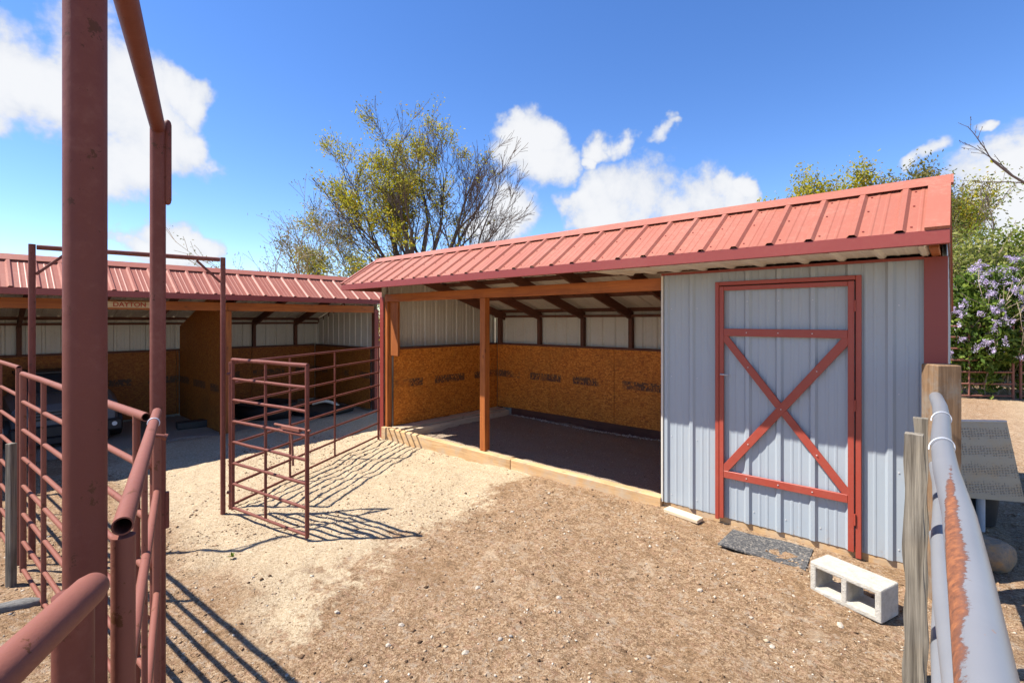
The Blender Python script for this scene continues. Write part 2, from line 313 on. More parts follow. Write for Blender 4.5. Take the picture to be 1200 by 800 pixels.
rc = t.ramp(rn, [(0.3, (0.075, 0.028, 0.015)), (0.5, (0.20, 0.068, 0.026)), (0.72, (0.34, 0.125, 0.042))]); rc = t.mix(t.step(sraw, 0.42, 0.05), rc, (0.12, 0.05, 0.032))
gc = t.mix(t.noise(p, 3, 5, 0.6), (0.15, 0.155, 0.166), (0.20, 0.204, 0.216))
small = t.step(t.noise(p, 33, 4, 0.65), 0.705, 0.73); gc = t.mix(small, gc, (0.24, 0.13, 0.08))
t.set(b.inputs['Base Color'], t.mix(sc, gc, rc)); t.set(b.inputs['Roughness'], t.math('ADD', t.math('MULTIPLY', sc, 0.4), 0.42))
bump(t, b, t.math('ADD', t.math('MULTIPLY', t.math('MULTIPLY', sc, rn), 1.6), t.math('MULTIPLY', t.noise(p, 11, 3), 0.3)), 0.4, 0.006)
m, t, b = new_mat('rail_plain'); p = pos(t)
gc = t.mix(t.noise(p, 3, 5, 0.6), (0.15, 0.155, 0.166), (0.20, 0.204, 0.216)); small = t.step(t.noise(p, 24, 4, 0.65), 0.67, 0.70)
t.set(b.inputs['Base Color'], t.mix(small, gc, (0.24, 0.12, 0.07))); b.inputs['Roughness'].default_value = 0.42
m, t, b = new_mat('slotted_metal'); o = objco(t)
bt = t.new('ShaderNodeTexVoronoi', {'Scale': 1.0, 'Randomness': 0.25}); t.set(bt.inputs['Vector'], t.scale(o, (38, 38, 52)))
h = t.step(bt.outputs['Distance'], 0.20, 0.42); st = t.step(t.noise(o, 6, 5, 0.65), 0.45, 0.7)
c = t.mix(h, (0.17, 0.14, 0.105), t.mix(st, (0.25, 0.215, 0.165), (0.27, 0.20, 0.125)))
t.set(b.inputs['Base Color'], c); b.inputs['Roughness'].default_value = 0.4; b.inputs['Metallic'].default_value = 0.15; bump(t, b, h, 0.7, 0.006)

# ------------------------------------------------------------------ mesh building helpers
class MB:
    def __init__(s): s.v = []; s.f = []; s.m = []; s.s = []
    def add(s, vs, fs, mat=0, smooth=False):
        o = len(s.v); s.v += [tuple(v) for v in vs]
        for f in fs: s.f.append(tuple(i + o for i in f)); s.m.append(mat); s.s.append(smooth)
    def hexa(s, c8, mat=0):
        s.add(c8, [(0, 3, 2, 1), (4, 5, 6, 7), (0, 1, 5, 4), (1, 2, 6, 5), (2, 3, 7, 6), (3, 0, 4, 7)], mat)
    def box(s, x0, y0, z0, x1, y1, z1, ch=0.003, mat=0):
        ch = min(ch, 0.3 * min(x1 - x0, y1 - y0, z1 - z0)); X = (x0, x1); Y = (y0, y1); Z = (z0, z1)
        if ch <= 0:
            s.hexa([(x0, y0, z0), (x1, y0, z0), (x1, y1, z0), (x0, y1, z0), (x0, y0, z1), (x1, y0, z1), (x1, y1, z1), (x0, y1, z1)], mat); return
        vs = []; idx = {}
        for i in (0, 1):
            for j in (0, 1):
                for k in (0, 1):
                    sx, sy, sz = (1 - 2 * i) * ch, (1 - 2 * j) * ch, (1 - 2 * k) * ch
                    for a, off in enumerate(((0, sy, sz), (sx, 0, sz), (sx, sy, 0))):
                        idx[i, j, k, a] = len(vs); vs.append((X[i] + off[0], Y[j] + off[1], Z[k] + off[2]))
        q = lambda *l: tuple(idx[e] for e in l); fs = []
        for i in (0, 1): fs.append(q((i, 0, 0, 0), (i, 1, 0, 0), (i, 1, 1, 0), (i, 0, 1, 0)))
        for j in (0, 1): fs.append(q((0, j, 0, 1), (1, j, 0, 1), (1, j, 1, 1), (0, j, 1, 1)))
        for k in (0, 1): fs.append(q((0, 0, k, 2), (1, 0, k, 2), (1, 1, k, 2), (0, 1, k, 2)))
        for j in (0, 1):
            for k in (0, 1): fs.append(q((0, j, k, 1), (1, j, k, 1), (1, j, k, 2), (0, j, k, 2)))
        for i in (0, 1):
            for k in (0, 1): fs.append(q((i, 0, k, 0), (i, 1, k, 0), (i, 1, k, 2), (i, 0, k, 2)))
        for i in (0, 1):
            for j in (0, 1): fs.append(q((i, j, 0, 0), (i, j, 1, 0), (i, j, 1, 1), (i, j, 0, 1)))
        for i in (0, 1):
            for j in (0, 1):
                for k in (0, 1): fs.append(q((i, j, k, 0), (i, j, k, 1), (i, j, k, 2)))
        s.add(vs, fs, mat)
    def beam(s, p, q, w, h, up=(0, 0, 1), ch=0.003, mat=0):
        """a rectangular bar from p to q; w sideways, h along 'up'"""
        p = Vector(p); q = Vector(q); d = (q - p); L = d.length; d.normalize(); up = Vector(up)
        sx = d.cross(up).normalized(); u = sx.cross(d).normalized()
        b = MB(); b.box(-w / 2, 0, -h / 2, w / 2, L, h / 2, ch)
        s.add([p + sx * v[0] + d * v[1] + u * v[2] for v in b.v], b.f, mat)
    def tube(s, pts, r, n=14, cap=True, mat=0, hollow=0.0, rot=0.0):
        pts = [Vector(p) for p in pts]; rs = r if hasattr(r, '__len__') else [r] * len(pts); rings = []
        t0 = (pts[1] - pts[0]).normalized(); ref = Vector((0, 0, 1)) if abs(t0.z) < 0.9 else Vector((1, 0, 0))
        a = t0.cross(ref).normalized(); o = len(s.v)
        for i, p in enumerate(pts):
            tg = (pts[min(i + 1, len(pts) - 1)] - pts[max(i - 1, 0)]).normalized()
            a = (a - tg * a.dot(tg)).normalized(); bb = tg.cross(a)
            rings.append([p + (a * math.cos(2 * math.pi * k / n + rot) + bb * math.sin(2 * math.pi * k / n + rot)) * rs[i] for k in range(n)])
        vs = [v for rg in rings for v in rg]
        fs = [(i * n + k, i * n + (k + 1) % n, (i + 1) * n + (k + 1) % n, (i + 1) * n + k) for i in range(len(pts) - 1) for k in range(n)]
        s.add(vs, fs, mat, n > 4)
        if hollow:
            for e, dr in ((0, 1), (len(pts) - 1, -1)):
                nx = pts[e + dr]; dv = (nx - pts[e]).normalized() * 0.25
                inner = [pts[e] + (v - pts[e]) * hollow for v in rings[e]]
                deep = [v + dv for v in inner]
                s.add(rings[e] + inner + deep, [(k, (k + 1) % n, n + (k + 1) % n, n + k) for k in range(n)] +
                      [(n + k, n + (k + 1) % n, 2 * n + (k + 1) % n, 2 * n + k) for k in range(n)] + [tuple(2 * n + k for k in range(n))], mat)
        elif cap:
            s.add(rings[0], [tuple(reversed(range(n)))], mat); s.add(rings[-1], [tuple(range(n))], mat)
    def build(s, name, mats, parent=None, loc=None):
        me = bpy.data.meshes.new(name); me.from_pydata(s.v, [], s.f)
        for mm in ([mats] if isinstance(mats, str) else mats): me.materials.append(MATS[mm])
        me.polygons.foreach_set('material_index', s.m); me.polygons.foreach_set('use_smooth', s.s); me.update()
        return link(name, me, parent, loc)
def link(name, me, parent=None, loc=None, mw=None):
    o = bpy.data.objects.new(name, me); COL.objects.link(o)
    if parent: o.parent = parent
    if mw is not None: o.matrix_local = mw
    elif loc is not None: o.location = loc
    return o
def np_mesh(name, V, Fq, mat, parent=None, smooth=False):
    """fast mesh from numpy arrays (all faces the same size)"""
    me = bpy.data.meshes.new(name); V = np.asarray(V, dtype=np.float32).reshape(-1, 3); Fq = np.asarray(Fq, dtype=np.int32); k = Fq.shape[1]
    me.vertices.add(len(V)); me.vertices.foreach_set('co', V.ravel())
    me.loops.add(Fq.size); me.loops.foreach_set('vertex_index', Fq.ravel())
    me.polygons.add(len(Fq)); me.polygons.foreach_set('loop_start', np.arange(0, Fq.size, k, dtype=np.int32))
    if smooth: me.polygons.foreach_set('use_smooth', np.ones(len(Fq), dtype=bool))
    me.materials.append(MATS[mat]); me.update(calc_edges=True); me.validate()
    return link(name, me, parent)
def tag(o, label=None, cat=None, group=None, kind=None):
    if label: o['label'] = label
    if cat: o['category'] = cat
    if group: o['group'] = group
    if kind: o['kind'] = kind
    return o
def thing(name, label, cat, loc=(0, 0, 0), rz=0.0, group=None):
    o = bpy.data.objects.new(name, None); COL.objects.link(o); o.location = loc; o.rotation_euler = (0, 0, rz)
    o.empty_display_size = 0.2
    return tag(o, label, cat, group)
def Box(name, mat, parent, *a, ch=0.003):
    mb = MB(); mb.box(*a, ch=ch); return mb.build(name, mat, parent)
def Bar(name, mat, parent, p, q, w, h, up=(0, 0, 1), ch=0.003):
    mb = MB(); mb.beam(p, q, w, h, up, ch); return mb.build(name, mat, parent)
def Pipe(name, mat, parent, pts, r, n=14, **kw):
    mb = MB(); mb.tube(pts, r, n, **kw); return mb.build(name, mat, parent)

# value noise for real relief
def vnoise(x, y, seed):
    r = np.random.default_rng(seed); T = r.random((257, 257)); xi = np.floor(x).astype(int); yi = np.floor(y).astype(int)
    fx = x - xi; fy = y - yi; fx = fx * fx * (3 - 2 * fx); fy = fy * fy * (3 - 2 * fy); g = lambda a, b: T[a % 257, b % 257]
    return (g(xi, yi) * (1 - fx) + g(xi + 1, yi) * fx) * (1 - fy) + (g(xi, yi + 1) * (1 - fx) + g(xi + 1, yi + 1) * fx) * fy - 0.5
def ground_z(x, y, fine=True):
    x = np.asarray(x, float); y = np.asarray(y, float)
    s = np.clip((-1.6 - x) / 5.0, 0, 1); z = -0.028 - 0.085 * s * s * (3 - 2 * s)
    z = z + 0.05 * vnoise(x * 0.45 + 9, y * 0.45 + 3, 1) * np.clip((np.abs(y - 4.2)) / 1.2, 0.15, 1) * np.clip(np.hypot(x, y) / 3, 0.4, 1)
    if fine: z = z + 0.030 * vnoise(x * 2.3, y * 2.3, 2) + 0.022 * vnoise(x * 6, y * 6, 3) + 0.012 * vnoise(x * 15, y * 15, 4) + 0.007 * vnoise(x * 38, y * 38, 5)
    # trodden lower inside the stalls, where the stall floors lie
    ins = ((x > -6.36) & (x < -0.2) & (y > 4.36) & (y < 6.6)) | ((x < -8.6) & (x > -11.1) & (y > -4.5) & (y < 5.45))
    return np.where(ins, -0.30, z)
def gzz(x, y): return float(ground_z(np.array([x]), np.array([y]), False)[0])

# ------------------------------------------------------------------ ground
def axis(lo, hi, st, far):
    a = list(np.arange(lo, hi + 1e-6, st)); s = st; v = a[-1]
    while v < far: s *= 1.22; v += s; a.append(v)
    s = st; v = a[0]
    while v > -far: s *= 1.22; v -= s; a.insert(0, v)
    return np.array(a)
gx = axis(-7.4, 1.6, 0.024, 420); gy = axis(0.1, 5.2, 0.024, 420)
GX, GY = np.meshgrid(gx, gy, indexing='ij'); GZ = ground_z(GX, GY)
V = np.stack([GX, GY, GZ], -1).reshape(-1, 3); ny = len(gy)
ii, jj = np.meshgrid(np.arange(len(gx) - 1), np.arange(ny - 1), indexing='ij'); a = (ii * ny + jj).ravel()
g = np_mesh('ground', V, np.stack([a, a + ny, a + ny + 1, a + 1], 1), 'dirt', smooth=True); tag(g, 'sandy corral ground with pale gravel and brown trampled dirt', 'ground', kind='structure')

# ------------------------------------------------------------------ ribbed metal sheets
PITCH = 0.2286
def rib_profile(w, phase):
    """(u, height) across a sheet: 19 mm ribs every nine inches, two low stiffeners between them"""
    pts = [(0.0, 0.0), (w, 0.0)]
    k0 = int(math.floor((0 - phase) / PITCH)) - 1; k1 = int(math.ceil((w - phase) / PITCH)) + 1
    for k in range(k0, k1 + 1):
        c = phase + k * PITCH
        for du, h in ((-0.030, 0), (-0.013, 0.019), (0.013, 0.019), (0.030, 0)): pts.append((c + du, h))
        for q in (0.38, 0.62):
            cc = c + PITCH * q
            for du, h in ((-0.012, 0), (-0.005, 0.0028), (0.005, 0.0028), (0.012, 0)): pts.append((cc + du, h))
    pts = sorted(p for p in pts if 0 <= p[0] <= w)
    if pts[0][1] != 0 or pts[-1][1] != 0: pass
    return pts
SHEETS = {}
def sheet_mesh(w, L, phase, mats, top=None, bot=None, th=0.0016):
    """sheet in its own axes: u = x across, v = y along the ribs, +z the outer face"""
    key = (round(w, 3), round(L, 3), round(phase, 3), tuple(mats)) if top is None and bot is None else None
    if key in SHEETS: return SHEETS[key]
    pr = rib_profile(w, phase); n = len(pr); V = []; Fs = []; M = []
    lo = bot or (lambda u: 0.0); hi = top or (lambda u: L)
    for k, (u, h) in enumerate(pr):
        V += [(u, lo(u), h), (u, hi(u), h), (u, lo(u), h - th), (u, hi(u), h - th)]
    for k in range(n - 1):
        a, b = 4 * k, 4 * k + 4
        Fs += [(a, b, b + 1, a + 1), (a + 2, a + 3, b + 3, b + 2), (a, a + 2, b + 2, b), (a + 1, b + 1, b + 3, a + 3)]; M += [0, 1, 0, 0]
    e = 4 * (n - 1); Fs += [(0, 1, 3, 2), (e, e + 2, e + 3, e + 1)]; M += [0, 0]
    me = bpy.data.meshes.new('sheet'); me.from_pydata(V, [], Fs)
    for mm in mats: me.materials.append(MATS[mm])
    me.polygons.foreach_set('material_index', M); me.update()
    if key: SHEETS[key] = me
    return me
def frame(o, ex, ey, ez):
    ex, ey, ez = Vector(ex).normalized(), Vector(ey).normalized(), Vector(ez).normalized()
    return Matrix(((ex.x, ey.x, ez.x, o[0]), (ex.y, ey.y, ez.y, o[1]), (ex.z, ey.z, ez.z, o[2]), (0, 0, 0, 1)))

# ------------------------------------------------------------------ the sheds (local: x along the front, y inwards, z up)
EY, EZ, RY, RZ, BSL = -0.618, 2.155, -0.02, 2.557, 0.30      # eave, ridge, rear slope
DEP = 2.46; BY = 2.72
def roof_under(y): return RZ - BSL * (y - RY) if y > RY else RZ - (RZ - EZ) / (RY - EY) * (RY - y)
def shed_roof(S, x0, x1, xs_last, seed):
    rr = random.Random(seed)
    sl = math.hypot(RY - EY, RZ - EZ); d = Vector((0, RY - EY, RZ - EZ)) / sl; nrm = Vector((1, 0, 0)).cross(d)
    bl = math.hypot(BY - RY, BSL * (BY - RY)); bd = Vector((0, -(BY - RY), BSL * (BY - RY))) / bl; bn = Vector((-1, 0, 0)).cross(bd)
    n = int(round((xs_last - x0) / 0.9144))
    for k in range(n):
        xs = xs_last - (k + 1) * 0.9144
        lift = 0.0005 * (k % 2) + 0.0004
        me = sheet_mesh(0.9144, sl + 0.012 + 0.0, 0.1143, ('roof_red', 'sheet_inner'))
        o = Vector((xs, EY, EZ)) - d * (0.012 + rr.uniform(0, 0.004)) + nrm * lift
        link('roof_sheet', me, S, mw=frame(o, (1, 0, 0), d, nrm))
        me = sheet_mesh(0.9144, bl - 0.01, 0.1143, ('roof_red', 'sheet_inner'))
        o = Vector((xs + 0.9144, BY, RZ - BSL * (BY - RY))) + bn * lift
        link('roof_sheet', me, S, mw=frame(o, (-1, 0, 0), bd, bn))
    # ridge cap and flat gable trims
    mb = MB(); c = 0.128; off = 0.0215
    def strip(xa, xb):
        pts = []
        for sgn in (0, 1):
            o = sgn * -0.003
            pr = [Vector((0, RY, RZ)) - d * c + nrm * (off + o), Vector((0, RY, RZ + 0.024 + o)), Vector((0, RY, RZ)) - bd * c + bn * (off + o)]
            pts.append(pr)
        V = []
        for xx in (xa, xb):
            for sgn in (0, 1): V += [(xx, p.y, p.z) for p in pts[sgn]]
        mb.add(V, [(0, 1, 7, 6), (1, 2, 8, 7), (3, 9, 10, 4), (4, 10, 11, 5), (0, 6, 9, 3), (2, 5, 11, 8), (0, 3, 4, 1), (1, 4, 5, 2), (6, 7, 10, 9), (7, 8, 11, 10)])
    strip(x0 - 0.012, x1 + 0.012); mb.build('ridge_cap', 'roof_red', S)
    for xe, w in ((x1, x1 - xs_last), (x0, 0.0)):
        mb = MB()
        for dd_, nn, L, oo in ((d, nrm, sl + 0.012, Vector((0, EY, EZ)) - d * 0.012), (bd, bn, bl, Vector((0, BY, RZ - BSL * (BY - RY))))):
            xa, xb = (xs_last - 0.004, xe) if w else (xe - 0.012, xe + 0.03)
            th = 0.0225 if w else 0.026
            P = [oo + nn * h + dd_ * s for h in (0.004, th) for s in (0, L)]
            mb.hexa([(xa, P[0].y, P[0].z), (xb, P[0].y, P[0].z), (xb, P[1].y, P[1].z), (xa, P[1].y, P[1].z), (xa, P[2].y, P[2].z), (xb, P[2].y, P[2].z), (xb, P[3].y, P[3].z), (xa, P[3].y, P[3].z)])
        mb.build('gable_trim', 'roof_red', S)
    # fascia with a small bottom return, and the barge (end) boards
    mb = MB(); mb.box(x0 - 0.004, EY - 0.012, EZ - 0.083, x1 + 0.0, EY - 0.002, EZ - 0.004, 0.0015); mb.box(x0 - 0.004, EY - 0.002, EZ - 0.0835, x1, EY + 0.03, EZ - 0.0795, 0.001)
    mb.build('fascia', 'trim_red', S)
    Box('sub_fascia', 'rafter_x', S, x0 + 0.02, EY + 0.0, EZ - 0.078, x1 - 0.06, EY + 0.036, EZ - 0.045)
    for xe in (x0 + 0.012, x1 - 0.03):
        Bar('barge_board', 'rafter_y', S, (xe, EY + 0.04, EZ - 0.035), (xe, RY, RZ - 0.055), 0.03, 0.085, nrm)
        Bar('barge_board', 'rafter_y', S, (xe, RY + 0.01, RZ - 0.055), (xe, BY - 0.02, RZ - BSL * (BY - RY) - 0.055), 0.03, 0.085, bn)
    # purlins under the sheets
    for yy in (0.35, 1.05, 1.75, 2.4):
        zc = roof_under(yy) - 0.024
        Bar('purlin', 'rafter_x', S, (x0 + 0.06, yy, zc), (x1 - 0.06, yy, zc), 0.075, 0.036, bn)
    for q in (0.12, 0.55):
        p = Vector((0, EY, EZ)) + d * q - nrm * 0.022
        Bar('purlin', 'rafter_x', S, (x0 + 0.06, p.y, p.z), (x1 - 0.06, p.y, p.z), 0.07, 0.034, nrm)
    return d, nrm, bd, bn
def shed_rafter(S, x, d, nrm, bn):
    zt = lambda y: roof_under(y) - 0.045 - 0.066
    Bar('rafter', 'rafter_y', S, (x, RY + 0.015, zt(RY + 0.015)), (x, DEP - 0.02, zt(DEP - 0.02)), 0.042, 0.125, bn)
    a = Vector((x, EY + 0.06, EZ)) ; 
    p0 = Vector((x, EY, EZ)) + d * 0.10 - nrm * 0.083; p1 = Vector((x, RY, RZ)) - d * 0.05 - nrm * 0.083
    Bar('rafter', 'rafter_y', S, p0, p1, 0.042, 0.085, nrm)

# ============ main shed
MX, MY = -6.40, 4.238
S = thing('horse_shed', 'open-fronted stall shed with salmon metal roof and blue-grey tack room', 'shed', (MX, MY, 0))
LEN = 6.353
d, nrm, bd, bn = shed_roof(S, -0.105, 6.372, 6.268, 3)
for x in (0.22, 1.06, 1.95, 2.80, 3.66, 4.52, 5.4, 6.2): shed_rafter(S, x, d, nrm, bn)
STX = 4.425                                                     # the tack-room wall starts here
Box('front_beam', 'stain_x', S, 0.02, 0.002, 1.922, STX, 0.088, 2.032)
Box('post', 'stain_z', S, 2.058, 0.0, 0.062, 2.146, 0.085, 1.92)
Box('corner_post', 'stain_z', S, 0.0, 0.012, -0.16, 0.075, 0.10, 1.92)
Box('hanging_board', 'stain_z', S, 0.085, 0.05, 1.12, 0.285, 0.088, 1.918)
Box('post', 'stain_z', S, STX + 0.01, 0.02, -0.1, STX + 0.09, 0.10, 2.03)
Box('sill_timber', 'pine_x', S, 0.0, -0.045, -0.175, 2.60, 0.05, 0.058, ch=0.006)
Box('sill_timber', 'pine_x', S, 2.604, -0.043, -0.175, STX - 0.002, 0.05, 0.060, ch=0.006)
# step planks inside the left wall
Box('step_plank', 'tan_y', S, 0.112, 0.06, 0.0, 0.34, 2.34, 0.062)
Box('step_plank', 'tan_y', S, 0.40, 0.06, -0.08, 0.455, 2.30, 0.045)
# back wall, left wall, right wall in sheets with the white side inwards
ph = 5.3775 % PITCH
zb = roof_under(DEP) - 0.05
k = 0
for i in range(8):
    xa = -0.05 + i * 0.9144; xb = min(xa + 0.9144, LEN); w = xb - xa
    if w < 0.05: break
    me = sheet_mesh(w, zb + 0.10, ((-xb) % PITCH + ph) % PITCH, ('siding_blue', 'sheet_inner'))
    link('wall_sheet', me, S, mw=frame((xb, DEP + 0.004 + 0.0006 * (i % 2), -0.08), (-1, 0, 0), (0, 0, 1), (0, 1, 0)))
for side, xw in ((-1, -0.055), (1, LEN - 0.022)):
    for i in range(3):
        ya = 0.0 + i * 0.9144; yb = min(ya + 0.9144, DEP); w = yb - ya
        if side < 0:
            me = sheet_mesh(w, 0, 0.1143, ('siding_blue', 'sheet_inner'), top=lambda u, yb=yb: roof_under(yb - u) - 0.045 + 0.10)
            mw = frame((xw - 0.0006 * (i % 2), yb, -0.10), (0, -1, 0), (0, 0, 1), (-1, 0, 0))
        else:
            me = sheet_mesh(w, 0, 0.1143, ('siding_blue', 'sheet_inner'), top=lambda u, ya=ya: roof_under(ya + u) - 0.045 - 0.02)
            mw = frame((xw + 0.0006 * (i % 2), ya, 0.02), (0, 1, 0), (0, 0, 1), (1, 0, 0))
        link('wall_sheet', me, S, mw=mw)
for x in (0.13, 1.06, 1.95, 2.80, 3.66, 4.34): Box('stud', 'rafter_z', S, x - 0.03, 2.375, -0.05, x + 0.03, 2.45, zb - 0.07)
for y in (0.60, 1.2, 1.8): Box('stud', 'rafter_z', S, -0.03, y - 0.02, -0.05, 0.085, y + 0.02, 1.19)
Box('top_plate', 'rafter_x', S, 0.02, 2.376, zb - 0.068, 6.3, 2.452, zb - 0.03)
Box('girt', 'rafter_x', S, 0.115, 2.366, 1.206, STX, 2.45, 1.236); Box('girt', 'rafter_y', S, -0.02, 0.11, 1.206, 0.106, 2.36, 1.236)
# strand-board kick panels
def osb_run(S, axis_, a0, a1, fixed, z0, z1, L=1.22, th=0.012, old=''):
    a = a0
    while a < a1 - 0.02:
        e = min(a + L, a1)
        if axis_ == 'x': Box('strand_board', old + 'osb_x', S, a + 0.003, fixed, z0, e - 0.003, fixed + th, z1, ch=0.0015)
        else: Box('strand_board', old + 'osb_y', S, fixed, a + 0.003, z0, fixed + th, e - 0.003, z1, ch=0.0015)
        a = e
osb_run(S, 'x', 0.104, STX, 2.36, 0.075, 1.205)
osb_run(S, 'y', 0.105, 2.358, 0.09, 0.064, 1.205)
osb_run(S, 'y', 0.105, 2.358, STX + 0.09, 0.0, 1.9)
Box('kick_strip', 'rafter_x', S, 0.46, 2.345, -0.06, STX, 2.358, 0.085)
Box('board_edge', 'grey_z', S, 0.078, 0.086, -0.02, 0.103, 0.104, 1.115)
# tack-room front: wall sheets, red trims, door
def front_sheet(xa, xb, z0, z1, y=-0.004, name='wall_sheet', par=None):
    me = sheet_mesh(xb - xa, z1 - z0, (5.3775 - xa) % PITCH, ('siding_blue', 'sheet_inner'))
    return link(name, me, par or S, mw=frame((xa, y, z0), (1, 0, 0), (0, 0, 1), (0, -1, 0)))
JX0, JX1, JT = 4.900, 5.904, 1.966
front_sheet(STX + 0.008, JX0 + 0.004, 0.022, 2.062); front_sheet(JX1 - 0.004, LEN - 0.02, 0.020, 2.062); front_sheet(JX0 + 0.005, JX1 - 0.005, JT - 0.01, 2.062)
Box('edge_trim', 'sheet_inner', S, STX - 0.006, -0.03, 0.02, STX + 0.012, 0.004, 2.06, ch=0.002)
Box('base_timber', 'pine_x', S, STX + 0.0, 0.0, -0.16, LEN - 0.01, 0.06, 0.05)
Box('wall_head_trim', 'trim_red', S, STX, -0.034, 2.046, LEN - 0.112, -0.026, 2.066, ch=0.001)
mb = MB(); mb.box(LEN - 0.114, -0.036, -0.02, LEN + 0.004, -0.027, 2.06, 0.0015); mb.box(LEN - 0.003, -0.027, -0.02, LEN + 0.004, 0.10, 2.06, 0.0015); mb.build('corner_trim', 'trim_red', S)
mb = MB(); mb.box(-0.083, -0.012, -0.12, 0.004, -0.002, 1.995, 0.0015); mb.box(-0.090, -0.012, -0.12, -0.083, 0.10, 1.995, 0.0015); mb.build('corner_trim', 'trim_red', S)
for xe in (LEN + 0.006, -0.075):
    mb = MB(); poly = [(EY + 0.03, EZ - 0.085), (0.11, EZ - 0.085), (0.11, roof_under(0.11) - 0.05), (RY, RZ - 0.05), (EY + 0.03, EZ - 0.03)]
    mb.add([(xe, y_, z_) for y_, z_ in poly] + [(xe + 0.008, y_, z_) for y_, z_ in poly], [(0, 1, 2, 3, 4), (9, 8, 7, 6, 5)] + [(k_, k_ + 5, (k_ + 1) % 5 + 5, (k_ + 1) % 5) for k_ in range(5)]); mb.build('gable_panel', 'rafter_z', S)
Box('beam_end', 'stain_x', S, LEN - 0.075, -0.50, 2.063, LEN - 0.03, -0.02, 2.10)
# flat ribbed soffit over the tack room
for i, (xa, xb) in enumerate(((STX - 0.5, 5.36), (5.36, 6.285))):
    me = sheet_mesh(xb - xa, 0.585, (0.04 + 5.36 - xa) % PITCH if i == 0 else 0.04, ('sheet_inner', 'sheet_inner'))
    link('soffit_sheet', me, S, mw=frame((xb, EY + 0.035, 2.088), (-1, 0, 0), (0, 1, 0), (0, 0, -1)))
# door
Box('door_jamb', 'door_red', S, JX0, -0.040, 0.0, JX0 + 0.032, -0.022, JT); Box('door_jamb', 'door_red', S, JX1 - 0.034, -0.040, -0.02, JX1, -0.022, JT)
Box('door_head', 'door_red', S, JX0 + 0.033, -0.040, JT - 0.032, JX1 - 0.035, -0.022, JT)
Box('door_gap', 'black_plastic', S, JX0 + 0.03, 0.004, 0.03, JX1 - 0.03, 0.010, JT)
DX0, DX1, DT = JX0 + 0.038, JX1 - 0.043, JT - 0.040
D = front_sheet(DX0, DX1, 0.018, DT - 0.003, -0.006, 'door')
DM = frame((DX0, -0.006, 0.018), (1, 0, 0), (0, 0, 1), (0, -1, 0))
D['label'] = 'blue-grey ribbed door with red X brace'
def dpart(name, mb, mat='door_red'):
    o = mb.build(name, mat, D); o.matrix_local = DM.inverted(); return o
yb0, yb1 = -0.047, -0.0265
mb = MB(); mb.box(DX0 - 0.001, yb0, 0.02, DX0 + 0.033, yb1, DT, 0.002); dpart('stile', mb)
mb = MB(); mb.box(DX1 - 0.036, yb0, 0.02, DX1 + 0.001, yb1, DT, 0.002); dpart('stile', mb)
for z0, z1 in ((DT - 0.034, DT - 0.001), (1.520, 1.580), (0.356, 0.414)):
    mb = MB(); mb.box(DX0 + 0.034, yb0 + 0.001, z0, DX1 - 0.037, yb1, z1, 0.002); dpart('rail', mb)
xa, xb, za, zb_ = DX0 + 0.036, DX1 - 0.039, 0.42, 1.515
def brace(p, q, w, y0, y1, cuts=None):
    mb = MB(); P = Vector((p[0], 0, p[1])); Q = Vector((q[0], 0, q[1])); dv = (Q - P).normalized(); L = (Q - P).length
    mb.beam((P.x, (y0 + y1) / 2, P.z), (Q.x, (y0 + y1) / 2, Q.z), y1 - y0, w, dv.cross(Vector((0, 1, 0))), 0.002); dpart('brace', mb)
brace((xa - 0.008, za - 0.01), (xb + 0.008, zb_ + 0.01), 0.060, yb0 + 0.003, yb1 - 0.001)
cx_, cz_ = (xa + xb) / 2, (za + zb_) / 2; dv = Vector((xb - xa, 0, za - zb_)).normalized() * 0.045
brace((xa - 0.008, zb_ + 0.01), (cx_ - dv.x * 0.6, cz_ - dv.z * 0.6), 0.056, yb0 + 0.005, yb1 - 0.002); brace((cx_ + dv.x * 0.6, cz_ + dv.z * 0.6), (xb + 0.008, za - 0.01), 0.056, yb0 + 0.005, yb1 - 0.002)
mb = MB(); mb.tube([(DX0 + 0.012, -0.05, 1.205), (DX0 + 0.014, -0.066, 1.205), (DX0 + 0.066, -0.066, 1.203), (DX0 + 0.07, -0.046, 1.203)], 0.006, 8); dpart('handle', mb, 'galv')
for z in (0.25, 1.05, 1.75):
    mb = MB(); mb.tube([(DX1 + 0.006, -0.046, z - 0.04), (DX1 + 0.006, -0.046, z + 0.04)], 0.006, 8); dpart('hinge', mb, 'door_red')
# screws of sheets and door, one part each
mb = MB()
def screw(x, y, z, r=0.0045): mb.tube([(x, y, z), (x, y - 0.004, z)], r, 6)
for z in (0.10, 0.62, 1.15, 1.75):
    for kk_ in range(9):
        x = 5.3775 + (kk_ - 4) * PITCH + 0.045
        if STX + 0.03 < x < LEN - 0.13 and not (JX0 - 0.01 < x < JX1 + 0.01): screw(x, -0.0045, z)
tag(mb.build('screws', 'screw_head', S), kind='stuff')
mb = MB()
for z in (1.55, 0.385):
    for kk_ in (-1, 0, 1): screw(5.3775 + kk_ * PITCH, yb0, z)
for tt in (0.22, 0.5, 0.78):
    screw(xa + (xb - xa) * tt, yb0, za + (zb_ - za) * tt)
    if tt != 0.5: screw(xa + (xb - xa) * tt, yb0, zb_ + (za - zb_) * tt)
for z in (0.12,):
    for kk_ in (-2, -1, 0, 1): screw(5.3775 + kk_ * PITCH + 0.045 + 0.0, -0.0065, z)
for kk_ in (-1, 0, 1): screw(5.3775 + kk_ * PITCH, -0.026, 1.8)
tag(dpart('screws', mb, 'screw_head'), kind='stuff')
mb = MB()
for kk_ in range(28):
    x = 6.154 - kk_ * PITCH + 0.05
    for q_ in (0.05, 0.34, 0.56):
        p = Vector((x, EY, EZ)) + d * q_; mb.tube([p, p + nrm * 0.006], 0.006, 6)
